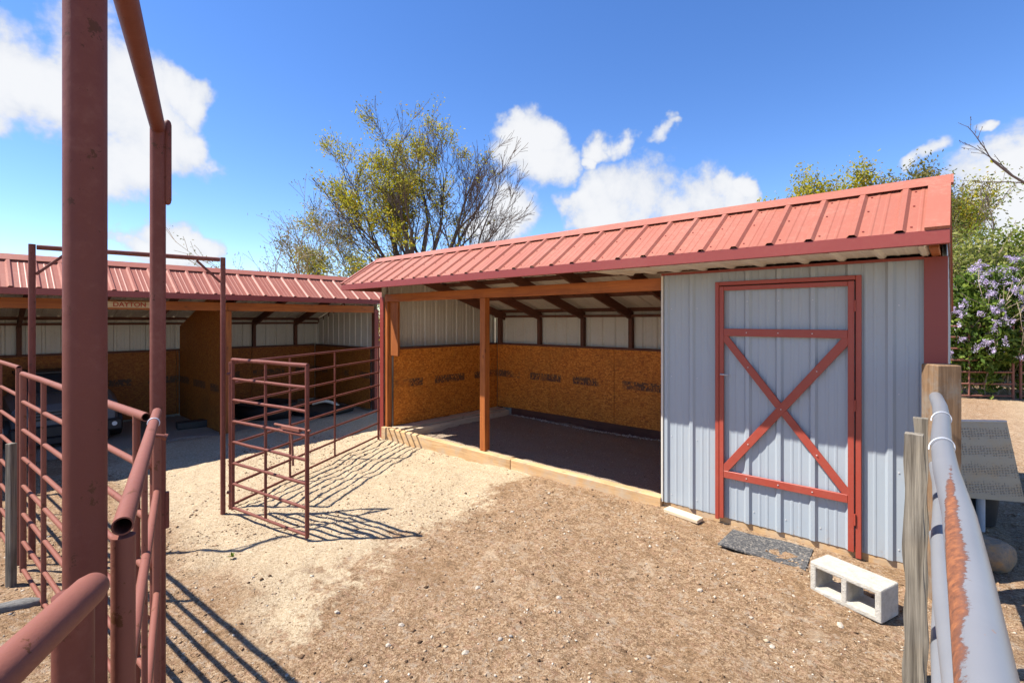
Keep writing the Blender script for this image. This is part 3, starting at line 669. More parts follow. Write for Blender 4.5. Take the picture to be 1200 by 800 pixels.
tag(mb.build('roof_screws', 'trim_red', S), kind='stuff')
# stall floor: dark trodden soil, with a pale line of bedding at the back
nx_, ny_ = 90, 50; fx = np.linspace(0.36, STX + 0.05, nx_); fy = np.linspace(0.03, 2.36, ny_); FX, FY = np.meshgrid(fx, fy, indexing='ij')
FZ = -0.045 + 0.04 * vnoise(FX * 1.7, FY * 1.7, 11) + 0.02 * vnoise(FX * 7, FY * 7, 12) + 0.012 * vnoise(FX * 17, FY * 17, 13)
a = (np.arange(nx_ - 1)[:, None] * ny_ + np.arange(ny_ - 1)[None]).ravel()
fo = np_mesh('stall_floor', np.stack([FX, FY, FZ], -1), np.stack([a, a + ny_, a + ny_ + 1, a + 1], 1), 'soil_dark', S, True)
def scatter(name, mat, pts, size, parent=None, flat=0.6, seed=1):
    """small faceted stones / chips in one mesh"""
    r = np.random.default_rng(seed); n = len(pts)
    base = np.array([(1, 0, 0), (0, 1, 0), (-1, 0, 0), (0, -1, 0), (0, 0, 1), (0, 0, -1)], float)
    T = np.array([(0, 1, 4), (1, 2, 4), (2, 3, 4), (3, 0, 4), (1, 0, 5), (2, 1, 5), (3, 2, 5), (0, 3, 5)])
    v = base[None] * (0.65 + 0.7 * r.random((n, 6, 1))) + 0.25 * (r.random((n, 6, 3)) - 0.5)
    v *= (size[:, None] * np.stack([np.ones(n), 0.55 + 0.45 * r.random(n), flat * (0.5 + 0.7 * r.random(n))], 1))[:, None]
    a = r.random(n) * 6.283; c, s_ = np.cos(a), np.sin(a)
    x = v[..., 0] * c[:, None] - v[..., 1] * s_[:, None]; y = v[..., 0] * s_[:, None] + v[..., 1] * c[:, None]
    v = np.stack([x, y, v[..., 2]], -1) + pts[:, None]
    return np_mesh(name, v.reshape(-1, 3), (T[None] + 6 * np.arange(n)[:, None, None]).reshape(-1, 3), mat, parent)
n = 900; px_ = 0.5 + RNG.random(n) * 3.9; py_ = 2.22 + 0.05 * np.sin(px_ * 2.1) + RNG.normal(0, 0.022, n)
tag(scatter('bedding', 'bedding', np.stack([px_, py_, np.full(n, -0.028) + 0.012 * RNG.random(n)], 1), 0.006 + 0.012 * RNG.random(n), S, seed=4), kind='stuff')
n = 1500; px_ = 0.5 + RNG.random(n) * 3.9; py_ = 0.08 + RNG.random(n) * 2.2
tag(scatter('loose_soil', 'chips', np.stack([px_, py_, np.full(n, -0.035)], 1), 0.003 + 0.007 * RNG.random(n), S, seed=5), kind='stuff')

# ============ left shed
L2 = 9.50; LX, LY, LZ = -8.50, -4.0, -0.13
S2 = thing('long_shed', 'long open stall shed with red ribbed roof behind the pipe fence', 'shed', (LX, LY, LZ), math.pi / 2)
d, nrm, bd, bn = shed_roof(S2, -0.10, L2 + 0.03, L2 + 0.03 - 0.02, 9)
PX = [0.06, 3.0, 6.77, L2 - 0.06]
for i in range(11): shed_rafter(S2, 0.25 + i * 0.87, d, nrm, bn)
for a_, b_ in ((0.02, 3.0), (3.002, 6.79), (6.792, L2 - 0.09)): Box('front_beam', 'stain_x', S2, a_, 0.002, 1.925, b_, 0.088, 2.055)
for x in PX[:-1]: Box('post', 'stain_z', S2, x - 0.07, 0.012 if x != PX[2] else -0.02, -0.1, x + 0.07, 0.10, 1.923)
for x in PX[1:3]:
    y = 0.105
    while y < 2.34:
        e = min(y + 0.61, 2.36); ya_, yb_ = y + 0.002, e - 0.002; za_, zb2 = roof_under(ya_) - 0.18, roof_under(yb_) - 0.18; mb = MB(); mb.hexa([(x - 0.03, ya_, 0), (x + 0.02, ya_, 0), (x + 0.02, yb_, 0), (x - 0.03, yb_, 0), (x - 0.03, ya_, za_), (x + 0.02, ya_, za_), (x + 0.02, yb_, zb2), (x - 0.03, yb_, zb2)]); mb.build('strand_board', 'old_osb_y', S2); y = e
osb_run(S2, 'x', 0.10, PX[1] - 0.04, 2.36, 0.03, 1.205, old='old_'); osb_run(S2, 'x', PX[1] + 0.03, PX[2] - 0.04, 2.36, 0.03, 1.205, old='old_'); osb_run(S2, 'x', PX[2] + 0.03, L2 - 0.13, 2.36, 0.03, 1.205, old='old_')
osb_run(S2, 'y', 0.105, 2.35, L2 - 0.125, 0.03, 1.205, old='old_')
for i in range(11):
    xa = -0.03 + i * 0.9144; xb = min(xa + 0.9144, L2); w = xb - xa
    if w < 0.05: break
    me = sheet_mesh(w, zb + 0.08, 0.1143, ('siding_blue', 'sheet_inner')); link('wall_sheet', me, S2, mw=frame((xb, DEP + 0.004 + 0.0006 * (i % 2), -0.06), (-1, 0, 0), (0, 0, 1), (0, 1, 0)))
    x = 0.25 + i * 0.87
    if x < L2 - 0.15: Box('stud', 'rafter_z', S2, x - 0.03, 2.375, -0.05, x + 0.03, 2.45, zb - 0.07)
for xw, sg in ((-0.03, -1), (L2 - 0.02, 1)):
    for i in range(3):
        ya = i * 0.9144; yb = min(ya + 0.9144, DEP); w = yb - ya
        if sg < 0: me = sheet_mesh(w, 0, 0.1143, ('siding_blue', 'sheet_inner'), top=lambda u, yb=yb: roof_under(yb - u) - 0.045 + 0.06); mw = frame((xw - 0.0006 * (i % 2), yb, -0.06), (0, -1, 0), (0, 0, 1), (-1, 0, 0))
        else: me = sheet_mesh(w, 0, 0.1143, ('siding_blue', 'sheet_inner'), top=lambda u, ya=ya: roof_under(ya + u) - 0.045 + 0.06); mw = frame((xw + 0.0006 * (i % 2), ya, -0.06), (0, 1, 0), (0, 0, 1), (1, 0, 0))
        link('wall_sheet', me, S2, mw=mw)
Box('top_plate', 'rafter_x', S2, 0.02, 2.376, zb - 0.068, L2 - 0.04, 2.452, zb - 0.03)
Box('girt', 'rafter_x', S2, 0.11, 2.366, 1.207, L2 - 0.13, 2.45, 1.237); Box('girt', 'rafter_y', S2, L2 - 0.112, 0.11, 1.207, L2 - 0.03, 2.36, 1.237)
mb = MB(); mb.box(L2 - 0.088, -0.014, -0.1, L2 + 0.006, -0.004, 1.99, 0.0015); mb.box(L2 - 0.002, -0.004, -0.1, L2 + 0.006, 0.1, 1.99, 0.0015); mb.build('corner_trim', 'trim_red', S2)
Box('corner_post', 'rafter_z', S2, L2 - 0.086, 0.0, -0.1, L2 - 0.025, 0.10, 1.923)
nx_, ny_ = 120, 40; fx = np.linspace(0.0, L2 - 0.11, nx_); fy = np.linspace(-0.15, 2.36, ny_); FX, FY = np.meshgrid(fx, fy, indexing='ij')
FZ = -0.0 + 0.04 * vnoise(FX * 1.3, FY * 1.7, 21) + 0.02 * vnoise(FX * 6, FY * 6, 22) - 0.10 * np.clip((0.1 - FY) / 0.25, 0, 1)
a = (np.arange(nx_ - 1)[:, None] * ny_ + np.arange(ny_ - 1)[None]).ravel()
np_mesh('stall_floor', np.stack([FX, FY, FZ], -1), np.stack([a, a + ny_, a + ny_ + 1, a + 1], 1), 'soil_grey', S2, True)

# name board on the left shed's beam
NB = thing('name_board', 'small pale wood plaque lettered DAYTON on the shed beam', 'sign', (LX + 0.006, 1.55, 1.862), math.pi / 2)
mb = MB(); w_, h_ = 0.27, 0.043; pts = []
for k in range(24):
    a = 2 * math.pi * k / 24; cx = w_ - h_ * 0.9
    pts.append((cx * (1 if math.cos(a) > 0 else -1) + h_ * math.cos(a), h_ * math.sin(a)))
mb.add([(x, -0.018, z) for x, z in pts] + [(x, 0.0, z) for x, z in pts], [tuple(range(24)), tuple(reversed(range(24, 48)))] + [(k, k + 24, (k + 1) % 24 + 24, (k + 1) % 24) for k in range(24)])
mb.build('plaque', 'tan_x', NB)
tcu = bpy.data.curves.new('lettering', 'FONT'); tcu.body = 'DAYTON'; tcu.size = 0.088; tcu.extrude = 0.002; tcu.offset = 0.0015; tcu.align_x = 'CENTER'; tcu.align_y = 'CENTER'
to = bpy.data.objects.new('lettering_tmp', tcu); COL.objects.link(to)
me = bpy.data.meshes.new_from_object(to.evaluated_get(bpy.context.evaluated_depsgraph_get())); bpy.data.objects.remove(to)
me.materials.clear(); me.materials.append(MATS['text_red'])
link('lettering', me, NB, mw=frame((0, -0.0205, 0), (1.15, 0, 0), (0, 0, 1), (0, -1, 0)))

# ============ vehicle standing in the left shed, nose to the opening
VEH = thing('utility_vehicle', 'small grey utility vehicle with black bumper parked inside the long shed', 'vehicle', (-9.40, 1.02, -0.115), math.pi / 2)
def loft(mb, secs, mat=0):
    n = len(secs[0]); o = [v for s_ in secs for v in s_]
    fs = [(i * n + k, i * n + (k + 1) % n, (i + 1) * n + (k + 1) % n, (i + 1) * n + k) for i in range(len(secs) - 1) for k in range(n)]
    mb.add(o, fs + [tuple(reversed(range(n))), tuple((len(secs) - 1) * n + k for k in range(n))], mat, False)
def sec(y, w, z0, z1, r=0.06): return [(-w, y, z0), (w, y, z0), (w, y, z1 - r), (w - r, y, z1), (-w + r, y, z1), (-w, y, z1 - r)]
mb = MB(); loft(mb, [sec(0.02, 0.52, 0.30, 0.50), sec(0.10, 0.57, 0.26, 0.58), sec(0.55, 0.60, 0.25, 0.66), sec(0.85, 0.60, 0.25, 0.69), sec(1.9, 0.60, 0.25, 0.62), sec(2.05, 0.55, 0.28, 0.58)]); body = mb.build('body', 'white_plastic', VEH)
mb = MB()
for z in (0.385, 0.43, 0.475): mb.box(-0.36, 0.0, z - 0.012, 0.36, 0.04, z + 0.012, 0.003)
mb.build('grille', 'black_plastic', VEH)
mb = MB(); mb.box(-0.60, -0.09, 0.14, 0.60, 0.06, 0.30, 0.02); mb.box(-0.45, -0.075, 0.04, 0.45, 0.05, 0.138, 0.015); mb.build('bumper', 'black_plastic', VEH)
for sx in (-1, 1):
    mb = MB(); mb.tube([(sx * 0.50, -0.098, 0.235), (sx * 0.50, -0.07, 0.235)], 0.032, 14); mb.build('headlight', 'lamp_glass', VEH)
mb = MB(); mb.hexa([(-0.52, 0.70, 0.66), (0.52, 0.70, 0.66), (0.52, 0.74, 0.66), (-0.52, 0.74, 0.66), (-0.46, 0.98, 0.93), (0.46, 0.98, 0.93), (0.46, 1.02, 0.93), (-0.46, 1.02, 0.93)]); mb.build('windscreen', 'dark_glass', VEH)
mb = MB(); mb.box(-0.50, 0.95, 0.935, 0.50, 1.75, 0.985, 0.015); ro = mb.build('roof', 'black_plastic', VEH)
for sx in (-1, 1): Bar('roof_pillar', 'black_plastic', VEH, (sx * 0.47, 1.68, 0.6), (sx * 0.47, 1.68, 0.94), 0.05, 0.05, (0, 1, 0))
for sx in (-1, 1):
    for y in (0.35, 1.6):
        mb = MB(); mb.tube([(sx * 0.45, y, 0.19), (sx * 0.64, y, 0.19)], 0.195, 22); wh = mb.build('wheel', 'black_plastic', VEH)
        mb = MB(); mb.tube([(sx * 0.60, y, 0.19), (sx * 0.648, y, 0.19)], 0.10, 16); mb.build('rim', 'galv', wh)
mb = MB(); mb.box(-0.45, 1.25, 0.60, 0.45, 1.42, 0.88, 0.04); mb.box(-0.45, 0.98, 0.62, 0.45, 1.25, 0.70, 0.03); mb.build('seat', 'black_plastic', VEH)

# things left in the right bay of the long shed
def gp(px, py, z=-0.115): return gz(px, py, z)
p = gp(308, 488); T = thing('feed_tub', 'low black rubber tub on the long shed floor', 'tub', (p.x, p.y, -0.125), 0.5)
mb = MB(); n = 28
for ring in range(1):
    R0 = [(0.62 * math.cos(2 * math.pi * k / n), 0.36 * math.sin(2 * math.pi * k / n)) for k in range(n)]
    V = [(x * 0.88, y * 0.88, 0) for x, y in R0] + [(x, y, 0.27) for x, y in R0] + [(x * 0.95, y * 0.93, 0.27) for x, y in R0] + [(x * 0.84, y * 0.82, 0.03) for x, y in R0]
    mb.add(V, [(j * n + k, j * n + (k + 1) % n, (j + 1) * n + (k + 1) % n, (j + 1) * n + k) for j in range(3) for k in range(n)] + [tuple(3 * n + k for k in range(n)), tuple(reversed(range(n)))], 0, True)
mb.build('tub', 'black_plastic', T); mb = MB(); mb.tube([(0.645 * math.cos(a), 0.385 * math.sin(a), 0.27) for a in np.linspace(0, 6.2832, 29)], 0.018, 8); mb.build('rim', 'black_plastic', T)
a0, a1 = gp(366, 473, 0.02), gp(402, 478, -0.09)
mb = MB(); mb.tube([a0 + (a1 - a0) * q + Vector((0, 0, 0.10 * math.sin(q * 3.1) - 0.02 * q)) for q in np.linspace(0, 1, 12)], 0.03, 12)
tag(mb.build('white_hose', 'sheet_inner'), 'short curved white hose lying on the dark mat', 'hose')
p = gp(372, 482); mb = MB(); mb.box(-0.55, -0.42, 0, 0.55, 0.42, 0.10, 0.03); o = mb.build('rubber_slab', 'black_plastic'); o.location = (p.x, p.y, -0.125); o.rotation_euler.z = 0.3
tag(o, 'dark flat slab under the white hose in the long shed', 'mat')
p = gp(232, 499); mb = MB(); mb.box(-0.09, -0.30, 0, 0.09, 0.30, 0.11, 0.01); o = mb.build('threshold_block', 'black_plastic'); o.location = (p.x, p.y, -0.125); o.rotation_euler.z = -0.15
tag(o, 'dark block on the floor beside the strand-board partition', 'block')

# ------------------------------------------------------------------ pipe fencing
def pipe_panel(name, label, cat, p0, p1, zs, stiles, rr=0.0165, rs=0.0175, mat='pipe_red', group=None, n=10, sag=0.0, tops=None, hollow=0.0, zbot=None, rt_=None):
    """a livestock panel: rails from p0 to p1 at heights zs, stiles at fractions"""
    p0 = Vector(p0); p1 = Vector(p1); T = thing(name, label, cat, (p0.x, p0.y, 0), 0, group); q = p1 - p0; q.z = 0
    for i, z in enumerate(zs):
        r = rt_ if (rt_ and i == 0) else rr
        pts = [Vector((0, 0, z)) + q * f + Vector((0, 0, -sag * math.sin(math.pi * f) * (1 if i else 0.5) + random.uniform(-0.002, 0.002))) for f in (0, 0.25, 0.5, 0.75, 1)]
        Pipe('rail', mat, T, pts, r, n, hollow=hollow if i == 0 else 0)
    for f in stiles:
        e = (f in (0, 1)); pb = q * (f if 0 < f < 1 else (0.006 if f == 0 else 0.994))
        z0 = zs[-1] - (rr if not e else (0.02 if zbot is None else 0)); z0 = zbot if (zbot is not None and e) else z0
        side = Vector((-q.y, q.x, 0)).normalized() * (0.0 if e else 0.004)
        Pipe('stile', mat, T, [pb + side + Vector((0, 0, z0)), pb + side + Vector((0, 0, zs[0] - (0.004 if not e else 0)))], rs if e else rs * 0.72, n)
    return T, q
G8 = lambda top, bot, n=8: [top + (bot - top) * k / (n - 1) for k in range(n)]

# back gate frame (two posts, header, braces)
fr = at(261.3, 4.40); fl = at(37.5, 3.62); HT = 2.185
FRM = thing('gate_frame', 'tall square-topped pipe gateway frame with small corner braces, in front of the long shed', 'gate frame', (fr.x, fr.y, 0))
q = fl - fr; q.z = 0
for e in (Vector((0, 0, 0)), q): Pipe('post', 'pipe_red', FRM, [e + Vector((0, 0, -0.4)), e + Vector((0, 0, HT + 0.02))], 0.0205, 14)
Pipe('header', 'pipe_red', FRM, [Vector((0, 0, HT)) + q * 0.02, Vector((0, 0, HT)) + q * 0.98], 0.0185, 14)
qn = q.normalized()
Bar('brace', 'pipe_red', FRM, Vector((0, 0, HT - 0.20)) + qn * 0.02, Vector((0, 0, HT - 0.02)) + qn * 0.20, 0.012, 0.02)
Bar('brace', 'pipe_red', FRM, q + Vector((0, 0, HT - 0.20)) - qn * 0.02, q + Vector((0, 0, HT - 0.02)) - qn * 0.20, 0.012, 0.02)
# open gate hung on it, swung towards the yard
gh = Vector((fr.x + 0.065, fr.y + 0.055, 0)); ge = gz(360.5, 637, -0.075)
gzs = G8(1.285, -0.03)
gzs2 = [1.30, 1.13, 0.945, 0.755, 0.57, 0.385, 0.20, -0.01]
GT, q = pipe_panel('open_gate', 'narrow eight-rail pipe gate standing open with a slide latch', 'gate', (gh.x, gh.y, 0), (ge.x, ge.y, 0), gzs2, (0, 0.47, 1), 0.0125, 0.0165, rt_=0.0165, zbot=-0.03)
qn = q.normalized()
Pipe('latch_bar', 'pipe_rose', GT, [q * 0.60 + Vector((0, 0, 0.80)), q * 1.03 + Vector((0, 0, 0.80))], 0.010, 10)
Bar('latch_plate', 'pipe_rose', GT, q * 0.70 + Vector((0, 0, 0.79)), q * 0.92 + Vector((0, 0, 0.79)), 0.03, 0.03)
Pipe('latch_chain', 'far_rust', GT, [q * 0.80 + Vector((0.01, 0, 0.775)), q * 0.81 + Vector((0.015, 0, 0.62)), q * 0.82 + Vector((0.01, 0, 0.50))], 0.010, 6)
for z in (1.17, 0.12): Pipe('hinge', 'pipe_red', GT, [Vector((-0.035, -0.03, z)), Vector((0.0, 0, z))], 0.014, 8)
# fixed panel from the frame to the shed corner
f0 = gz(268.5, 597, -0.09); f1 = Vector((-6.36, 4.13, 0))
pipe_panel('corral_panel', 'long eight-rail pipe panel joining the gateway to the stall shed corner', 'fence panel', (f0.x, f0.y, 0), (f1.x, f1.y, 0), G8(1.255, -0.055), (0, 0.30, 0.60, 1), 0.0125, 0.016, zbot=-0.12)
# stones and rag of straw at the foot of that corner come with the loose stones below

# left-hand panel running from the tall post towards the frame, and the one beyond it
a0 = at(171.5, 1.88); a1 = at(26.5, 3.40)
LP, q = pipe_panel('corral_panel', 'eight-rail rose pipe panel with an open pipe end, left of the tall gateway', 'fence panel', (a0.x, a0.y, 0), (a1.x, a1.y, 0), G8(1.283, -0.055), (0.04, 0.72, 1), 0.0125, 0.018, 'pipe_rose', n=16, rt_=0.0165, hollow=0.82, zbot=-0.1)
dv = (a1 - a0).normalized(); b0 = a1 + dv * 0.13; b1 = b0 + dv * 2.4
pipe_panel('corral_panel', 'rose pipe panel behind the weathered grey stake', 'fence panel', (b0.x, b0.y, 0), (b1.x, b1.y, 0), G8(1.315, -0.05), (0, 0.33, 0.66, 1), 0.0125, 0.017, 'pipe_rose', n=14, rt_=0.0155, hollow=0.8, zbot=-0.1)
p = gz(13, 688, -0.08); ST = thing('weathered_stake', 'weathered grey square stake standing against the pipe panel', 'stake', (p.x, p.y, gzz(p.x, p.y)), 0.6)
Box('stake', 'grey_z', ST, -0.021, -0.021, -0.2, 0.021, 0.021, 0.92, ch=0.004)

# near gateway: two heavy posts, overhead pipe, and its gate
P1 = at(100.0, 0.76); P2 = at(185.0, 1.92)
NF = thing('tall_gate_frame', 'heavy pipe gateway of two thick posts with an overhead pipe, enclosing the four-rail gate', 'gate frame', (P1.x, P1.y, 0))
q = P2 - P1; q.z = 0; qn = q.normalized()
Pipe('post', 'pipe_red', NF, [Vector((0, 0, -0.4)), Vector((0, 0, 2.42))], 0.0266, 40); Pipe('post', 'pipe_red', NF, [q + Vector((0, 0, -0.4)), q + Vector((0, 0, 2.388))], 0.0258, 32)
Pipe('overhead_pipe', 'pipe_red', NF, [Vector((0, 0, 2.395)) - qn * 0.05, q + Vector((0, 0, 2.395)) + qn * 0.0], 0.0255, 28, hollow=0.86)
sd = Vector((qn.y, -qn.x, 0)); 
if sd.dot(Vector(RT)) < 0: sd = -sd
Pipe('strap', 'pipe_red', NF, [q + sd * 0.031 + Vector((0, 0, z_)) for z_ in (2.432, 2.43, 2.424, 2.412, 2.12, 2.108, 2.102, 2.10)], [0.003, 0.007, 0.011, 0.0135, 0.0135, 0.011, 0.007, 0.003], 14)
Pipe('hinge_sleeve', 'pipe_red', NF, [q + sd * 0.026 + Vector((0, 0, 0.84)), q + sd * 0.026 + Vector((0, 0, 0.98))], 0.011, 12)
g0 = at(143.5, 0.80); g1 = at(184.0, 1.81)
NG, q = pipe_panel('closed_gate', 'rose pipe gate with open pipe ends hung between two heavy posts', 'gate', (g0.x, g0.y, 0), (g1.x, g1.y, 0), [1.316, 1.03, 0.66, 0.22], (0.5,), 0.0108, 0.010, 'pipe_rose', n=24, rt_=0.0148, hollow=0.84)
qn = q.normalized()
for e in (0.010, 0.985): Pipe('stile', 'pipe_rose', NG, [q * e + Vector((0, 0, 0.06)), q * e + Vector((0, 0, 1.298))], 0.0165 if e < 0.5 else 0.013, 24)
pc = q * 0.80 + Vector((0, 0, 1.316)); u1 = Vector((0, 0, 1)); u2 = qn.cross(u1)
mb = MB(); mb.tube([pc + (u1 * math.cos(a) + u2 * math.sin(a)) * 0.0158 for a in np.linspace(0, 2 * math.pi, 21)], 0.0022, 6); mb.build('wire_tie', 'wire_white', NG)
mb = MB(); mb.tube([pc - qn * 0.22 + sd * 0.014, pc - qn * 0.22 + sd * 0.036 - u1 * 0.005], 0.006, 8); mb.tube([pc - qn * 0.22 + sd * 0.033 - u1 * 0.005, pc - qn * 0.22 + sd * 0.041 - u1 * 0.008], 0.010, 6); mb.build('bolt', 'pipe_rose', NG)
# near rail on its own leg, camera side of the thick post
r0 = gz(104, 692, 1.312); r1 = gz(0, 790, 1.312); dv = (r1 - r0).normalized()
NR = thing('hitching_rail', 'thick rose pipe rail on a short leg butting up to the thick post', 'rail', (r0.x, r0.y, 0))
mb = MB(); mb.tube([Vector((0, 0, 1.312)) - dv * s_ for s_ in (0.022, 0.019, 0.012, 0.0)] + [Vector((0, 0, 1.312)) + dv * 0.5, Vector((0, 0, 1.312)) + dv * 1.5], [0.003, 0.011, 0.0172, 0.0195, 0.0195, 0.0195], 36); mb.build('rail', 'pipe_rose', NR)
lg = at(86, 0.64) - r0; lg.z = 0; Pipe('leg', 'pipe_red', NR, [lg + Vector((0, 0, -0.3)), lg + Vector((0, 0, 1.297))], 0.0215, 28)
lg = dv * 1.4; Pipe('leg', 'pipe_red', NR, [lg + Vector((0, 0, -0.3)), lg + Vector((0, 0, 1.297))], 0.0215, 20)

# ------------------------------------------------------------------ right-hand grey pipe fence
RF = thing('grey_pipe_fence', 'grey pipe fence with a long orange rust scar', 'fence', (0, 0, 0))
pts = [(0.045, 0.25), (0.032, 0.70), (0.018, 1.15), (0.004, 1.55), (-0.025, 2.0), (-0.045, 2.5), (-0.052, 3.0), (-0.066, 3.4), (-0.092, 3.80)]
mb = MB(); mb.tube([(x, y, 0 if y < 1.5 or y > 3.3 else -0.006) for x, y in pts], 0.0315, 40); o = mb.build('top_rail', 'rail_grey', RF); o.location.z = 1.20
mb = MB(); mb.tube([(x - 0.004, y, 0.80) for x, y in pts], 0.028, 28); mb.build('lower_rail', 'rail_plain', RF)
mb = MB(); mb.tube([(x - 0.004, y, 0.40) for x, y in pts], 0.028, 28); mb.build('lower_rail', 'rail_plain', RF)
def wire_loop(yc, xc, name='wire_tie'):
    mb = MB(); mb.tube([(xc + 0.0345 * math.sin(a), yc + 0.035 * math.sin(a * 0.8 + 0.4), 1.197 + 0.0345 * math.cos(a)) for a in np.linspace(-1.7, 2.3, 18)], 0.0022, 8); mb.build(name, 'wire_white', RF)
wire_loop(2.32, -0.04); wire_loop(2.98, -0.053)
BP = thing('timber_post', 'thick squared timber post at the far end of the grey pipe fence', 'post', (-0.072, 3.95, 0), 0.62)
Box('post', 'tie_z', BP, -0.068, -0.068, -0.4, 0.068, 0.068, 1.385, ch=0.007)
def stake_plank(x, y, w, dpt, top, label, seed, wavy=0.006):
    rr = random.Random(seed); S_ = thing('fence_plank', label, 'plank', (x, y, 0), 0.0); mb = MB(); n = 44; V = []; ph_ = rr.random() * 6
    for k in range(n):
        z = -0.35 + (top + 0.35) * k / (n - 1); o = wavy * math.sin(z * 13 + ph_) + wavy * 0.5 * math.sin(z * 31 + ph_ * 2)
        ww = w / 2 + 0.003 * math.sin(z * 23 + ph_ * 3)
        V += [(-ww + o, -dpt / 2, z), (ww + o * 0.6, -dpt / 2, z), (ww + o * 0.6, dpt / 2, z), (-ww + o, dpt / 2, z)]
    fs = [(4 * k + j, 4 * k + (j + 1) % 4, 4 * k + 4 + (j + 1) % 4, 4 * k + 4 + j) for k in range(n - 1) for j in range(4)] + [(3, 2, 1, 0), tuple(4 * (n - 1) + j for j in range(4))]
    mb.add(V, fs); mb.build('plank', 'grey_z', S_); return S_
stake_plank(-0.125, 2.50, 0.062, 0.055, 1.205, 'weathered grey plank with wavy grain wired to the grey pipe fence', 1, 0.0035)
sp2 = stake_plank(-0.128, 3.02, 0.052, 0.045, 1.19, 'splintered pale plank between the timber post and the wavy-grained plank', 2, 0.002)
# slotted metal board on a pipe leg
b0 = at(1122, 3.9); b1 = at(1197, 3.95); MBd = thing('slotted_board', 'slotted tan metal board on a galvanised pipe leg', 'board', (b0.x, b0.y, 0), math.atan2((b1 - b0).y, (b1 - b0).x))
w_ = (b1 - b0).length; mb = MB()
P = [(0.0, 0, 0.835), (w_ * 0.985, 0, 0.82), (w_ * 1.03, 0, 0.20), (0.06, 0, 0.255)]
mb.hexa([(P[3][0], -0.012, P[3][2]), (P[2][0], -0.012, P[2][2]), (P[2][0], 0.012, P[2][2]), (P[3][0], 0.012, P[3][2]), (P[0][0], 0.10, P[0][2]), (P[1][0], 0.10, P[1][2]), (P[1][0], 0.124, P[1][2]), (P[0][0], 0.124, P[0][2])])
mb.build('board', 'slotted_metal', MBd)
Bar('top_edge', 'galv', MBd, (0.0, 0.11, 0.838), (w_ * 0.985, 0.11, 0.823), 0.028, 0.012)
Pipe('leg', 'galv', MBd, [(w_ * 0.46, 0.05, -0.15), (w_ * 0.46, 0.05, 0.24)], 0.028, 16)
p = at(1142, 4.15); BK = thing('black_bucket', 'black bucket in shade under the slotted board', 'bucket', (p.x, p.y, -0.03))
mb = MB(); mb.tube([(0, 0, 0), (0, 0, 0.30)], [0.13, 0.16], 24, cap=True); mb.build('pail', 'black_plastic', BK); mb = MB(); mb.tube([(0.163 * math.cos(a), 0.163 * math.sin(a), 0.30) for a in np.linspace(0, 6.2832, 25)], 0.008, 8); mb.build('rim', 'black_plastic', BK)

def rock(name, loc, size, mat, label, cat, seed, group=None, sub=3):
    import bmesh
    bm = bmesh.new(); bmesh.ops.create_icosphere(bm, subdivisions=sub, radius=1.0); r = np.random.default_rng(seed); dirs = r.normal(size=(9, 3)); dirs /= np.linalg.norm(dirs, axis=1)[:, None]; cut = 0.62 + 0.3 * r.random(9)
    for v in bm.verts:
        c = np.array(v.co); k = 1.0
        for dd_, cc in zip(dirs, cut):
            h = c @ dd_
            if h > cc: k = min(k, cc / h * 0.75 + 0.25)
        v.co = Vector(c * k * (1 + 0.05 * math.sin(c[0] * 7 + seed) * math.sin(c[1] * 6)))
    me = bpy.data.meshes.new(name); bm.to_mesh(me); bm.free(); me.materials.append(MATS[mat])
    for pl in me.polygons: pl.use_smooth = sub > 2
    o = link(name, me); o.location = loc; o.scale = size; o.rotation_euler = (r.random() * 0.4, r.random() * 0.4, r.random() * 6)
    return tag(o, label, cat, group)
p = gz(1160, 668, -0.03); o = rock('boulder', (p.x, p.y + 0.03, 0.075), (0.17, 0.13, 0.125), 'boulder', 'rounded tan boulder beside the grey pipe fence', 'rock', 4, sub=4); o.rotation_euler = (0.1, 0.2, 0.9)
# cinder block
p0 = gz(949, 691, -0.03); p1 = gz(1041, 735, -0.03); ang = math.atan2((p1 - p0).y, (p1 - p0).x)
CB = thing('concrete_block', 'pale two-hole concrete block lying on its side by the red door', 'concrete block', (p0.x, p0.y, -0.033), ang)
mb = MB(); Lb, Db, Hb = 0.395, 0.19, 0.188; xs_ = [0, 0.036, 0.181, 0.214, 0.359, Lb]; zs_ = [0, 0.034, Hb - 0.034, Hb]
V = [(x, y, z) for y in (0, Db) for z in zs_ for x in xs_]; I = lambda y, z, x: y * 24 + z * 6 + x; fs = []
for z in range(3):
    for x in range(5):
        if z == 1 and x in (1, 3): continue
        fs += [(I(0, z, x), I(0, z, x + 1), I(0, z + 1, x + 1), I(0, z + 1, x)), (I(1, z, x), I(1, z + 1, x), I(1, z + 1, x + 1), I(1, z, x + 1))]
for x in range(5): fs += [(I(0, 0, x), I(1, 0, x), I(1, 0, x + 1), I(0, 0, x + 1)), (I(0, 3, x), I(0, 3, x + 1), I(1, 3, x + 1), I(1, 3, x))]
for z in range(3): fs += [(I(0, z, 0), I(0, z + 1, 0), I(1, z + 1, 0), I(1, z, 0)), (I(0, z, 5), I(1, z, 5), I(1, z + 1, 5), I(0, z + 1, 5))]
for x in (1, 3): fs += [(I(0, 1, x), I(0, 1, x + 1), I(1, 1, x + 1), I(1, 1, x)), (I(0, 2, x), I(1, 2, x), I(1, 2, x + 1), I(0, 2, x + 1)), (I(0, 1, x), I(1, 1, x), I(1, 2, x), I(0, 2, x)), (I(0, 1, x + 1), I(0, 2, x + 1), I(1, 2, x + 1), I(1, 1, x + 1))]
mb.add(V, fs); o = mb.build('block', 'concrete', CB); md = o.modifiers.new('bevel', 'BEVEL'); md.width = 0.009; md.segments = 2; md.limit_method = 'ANGLE'
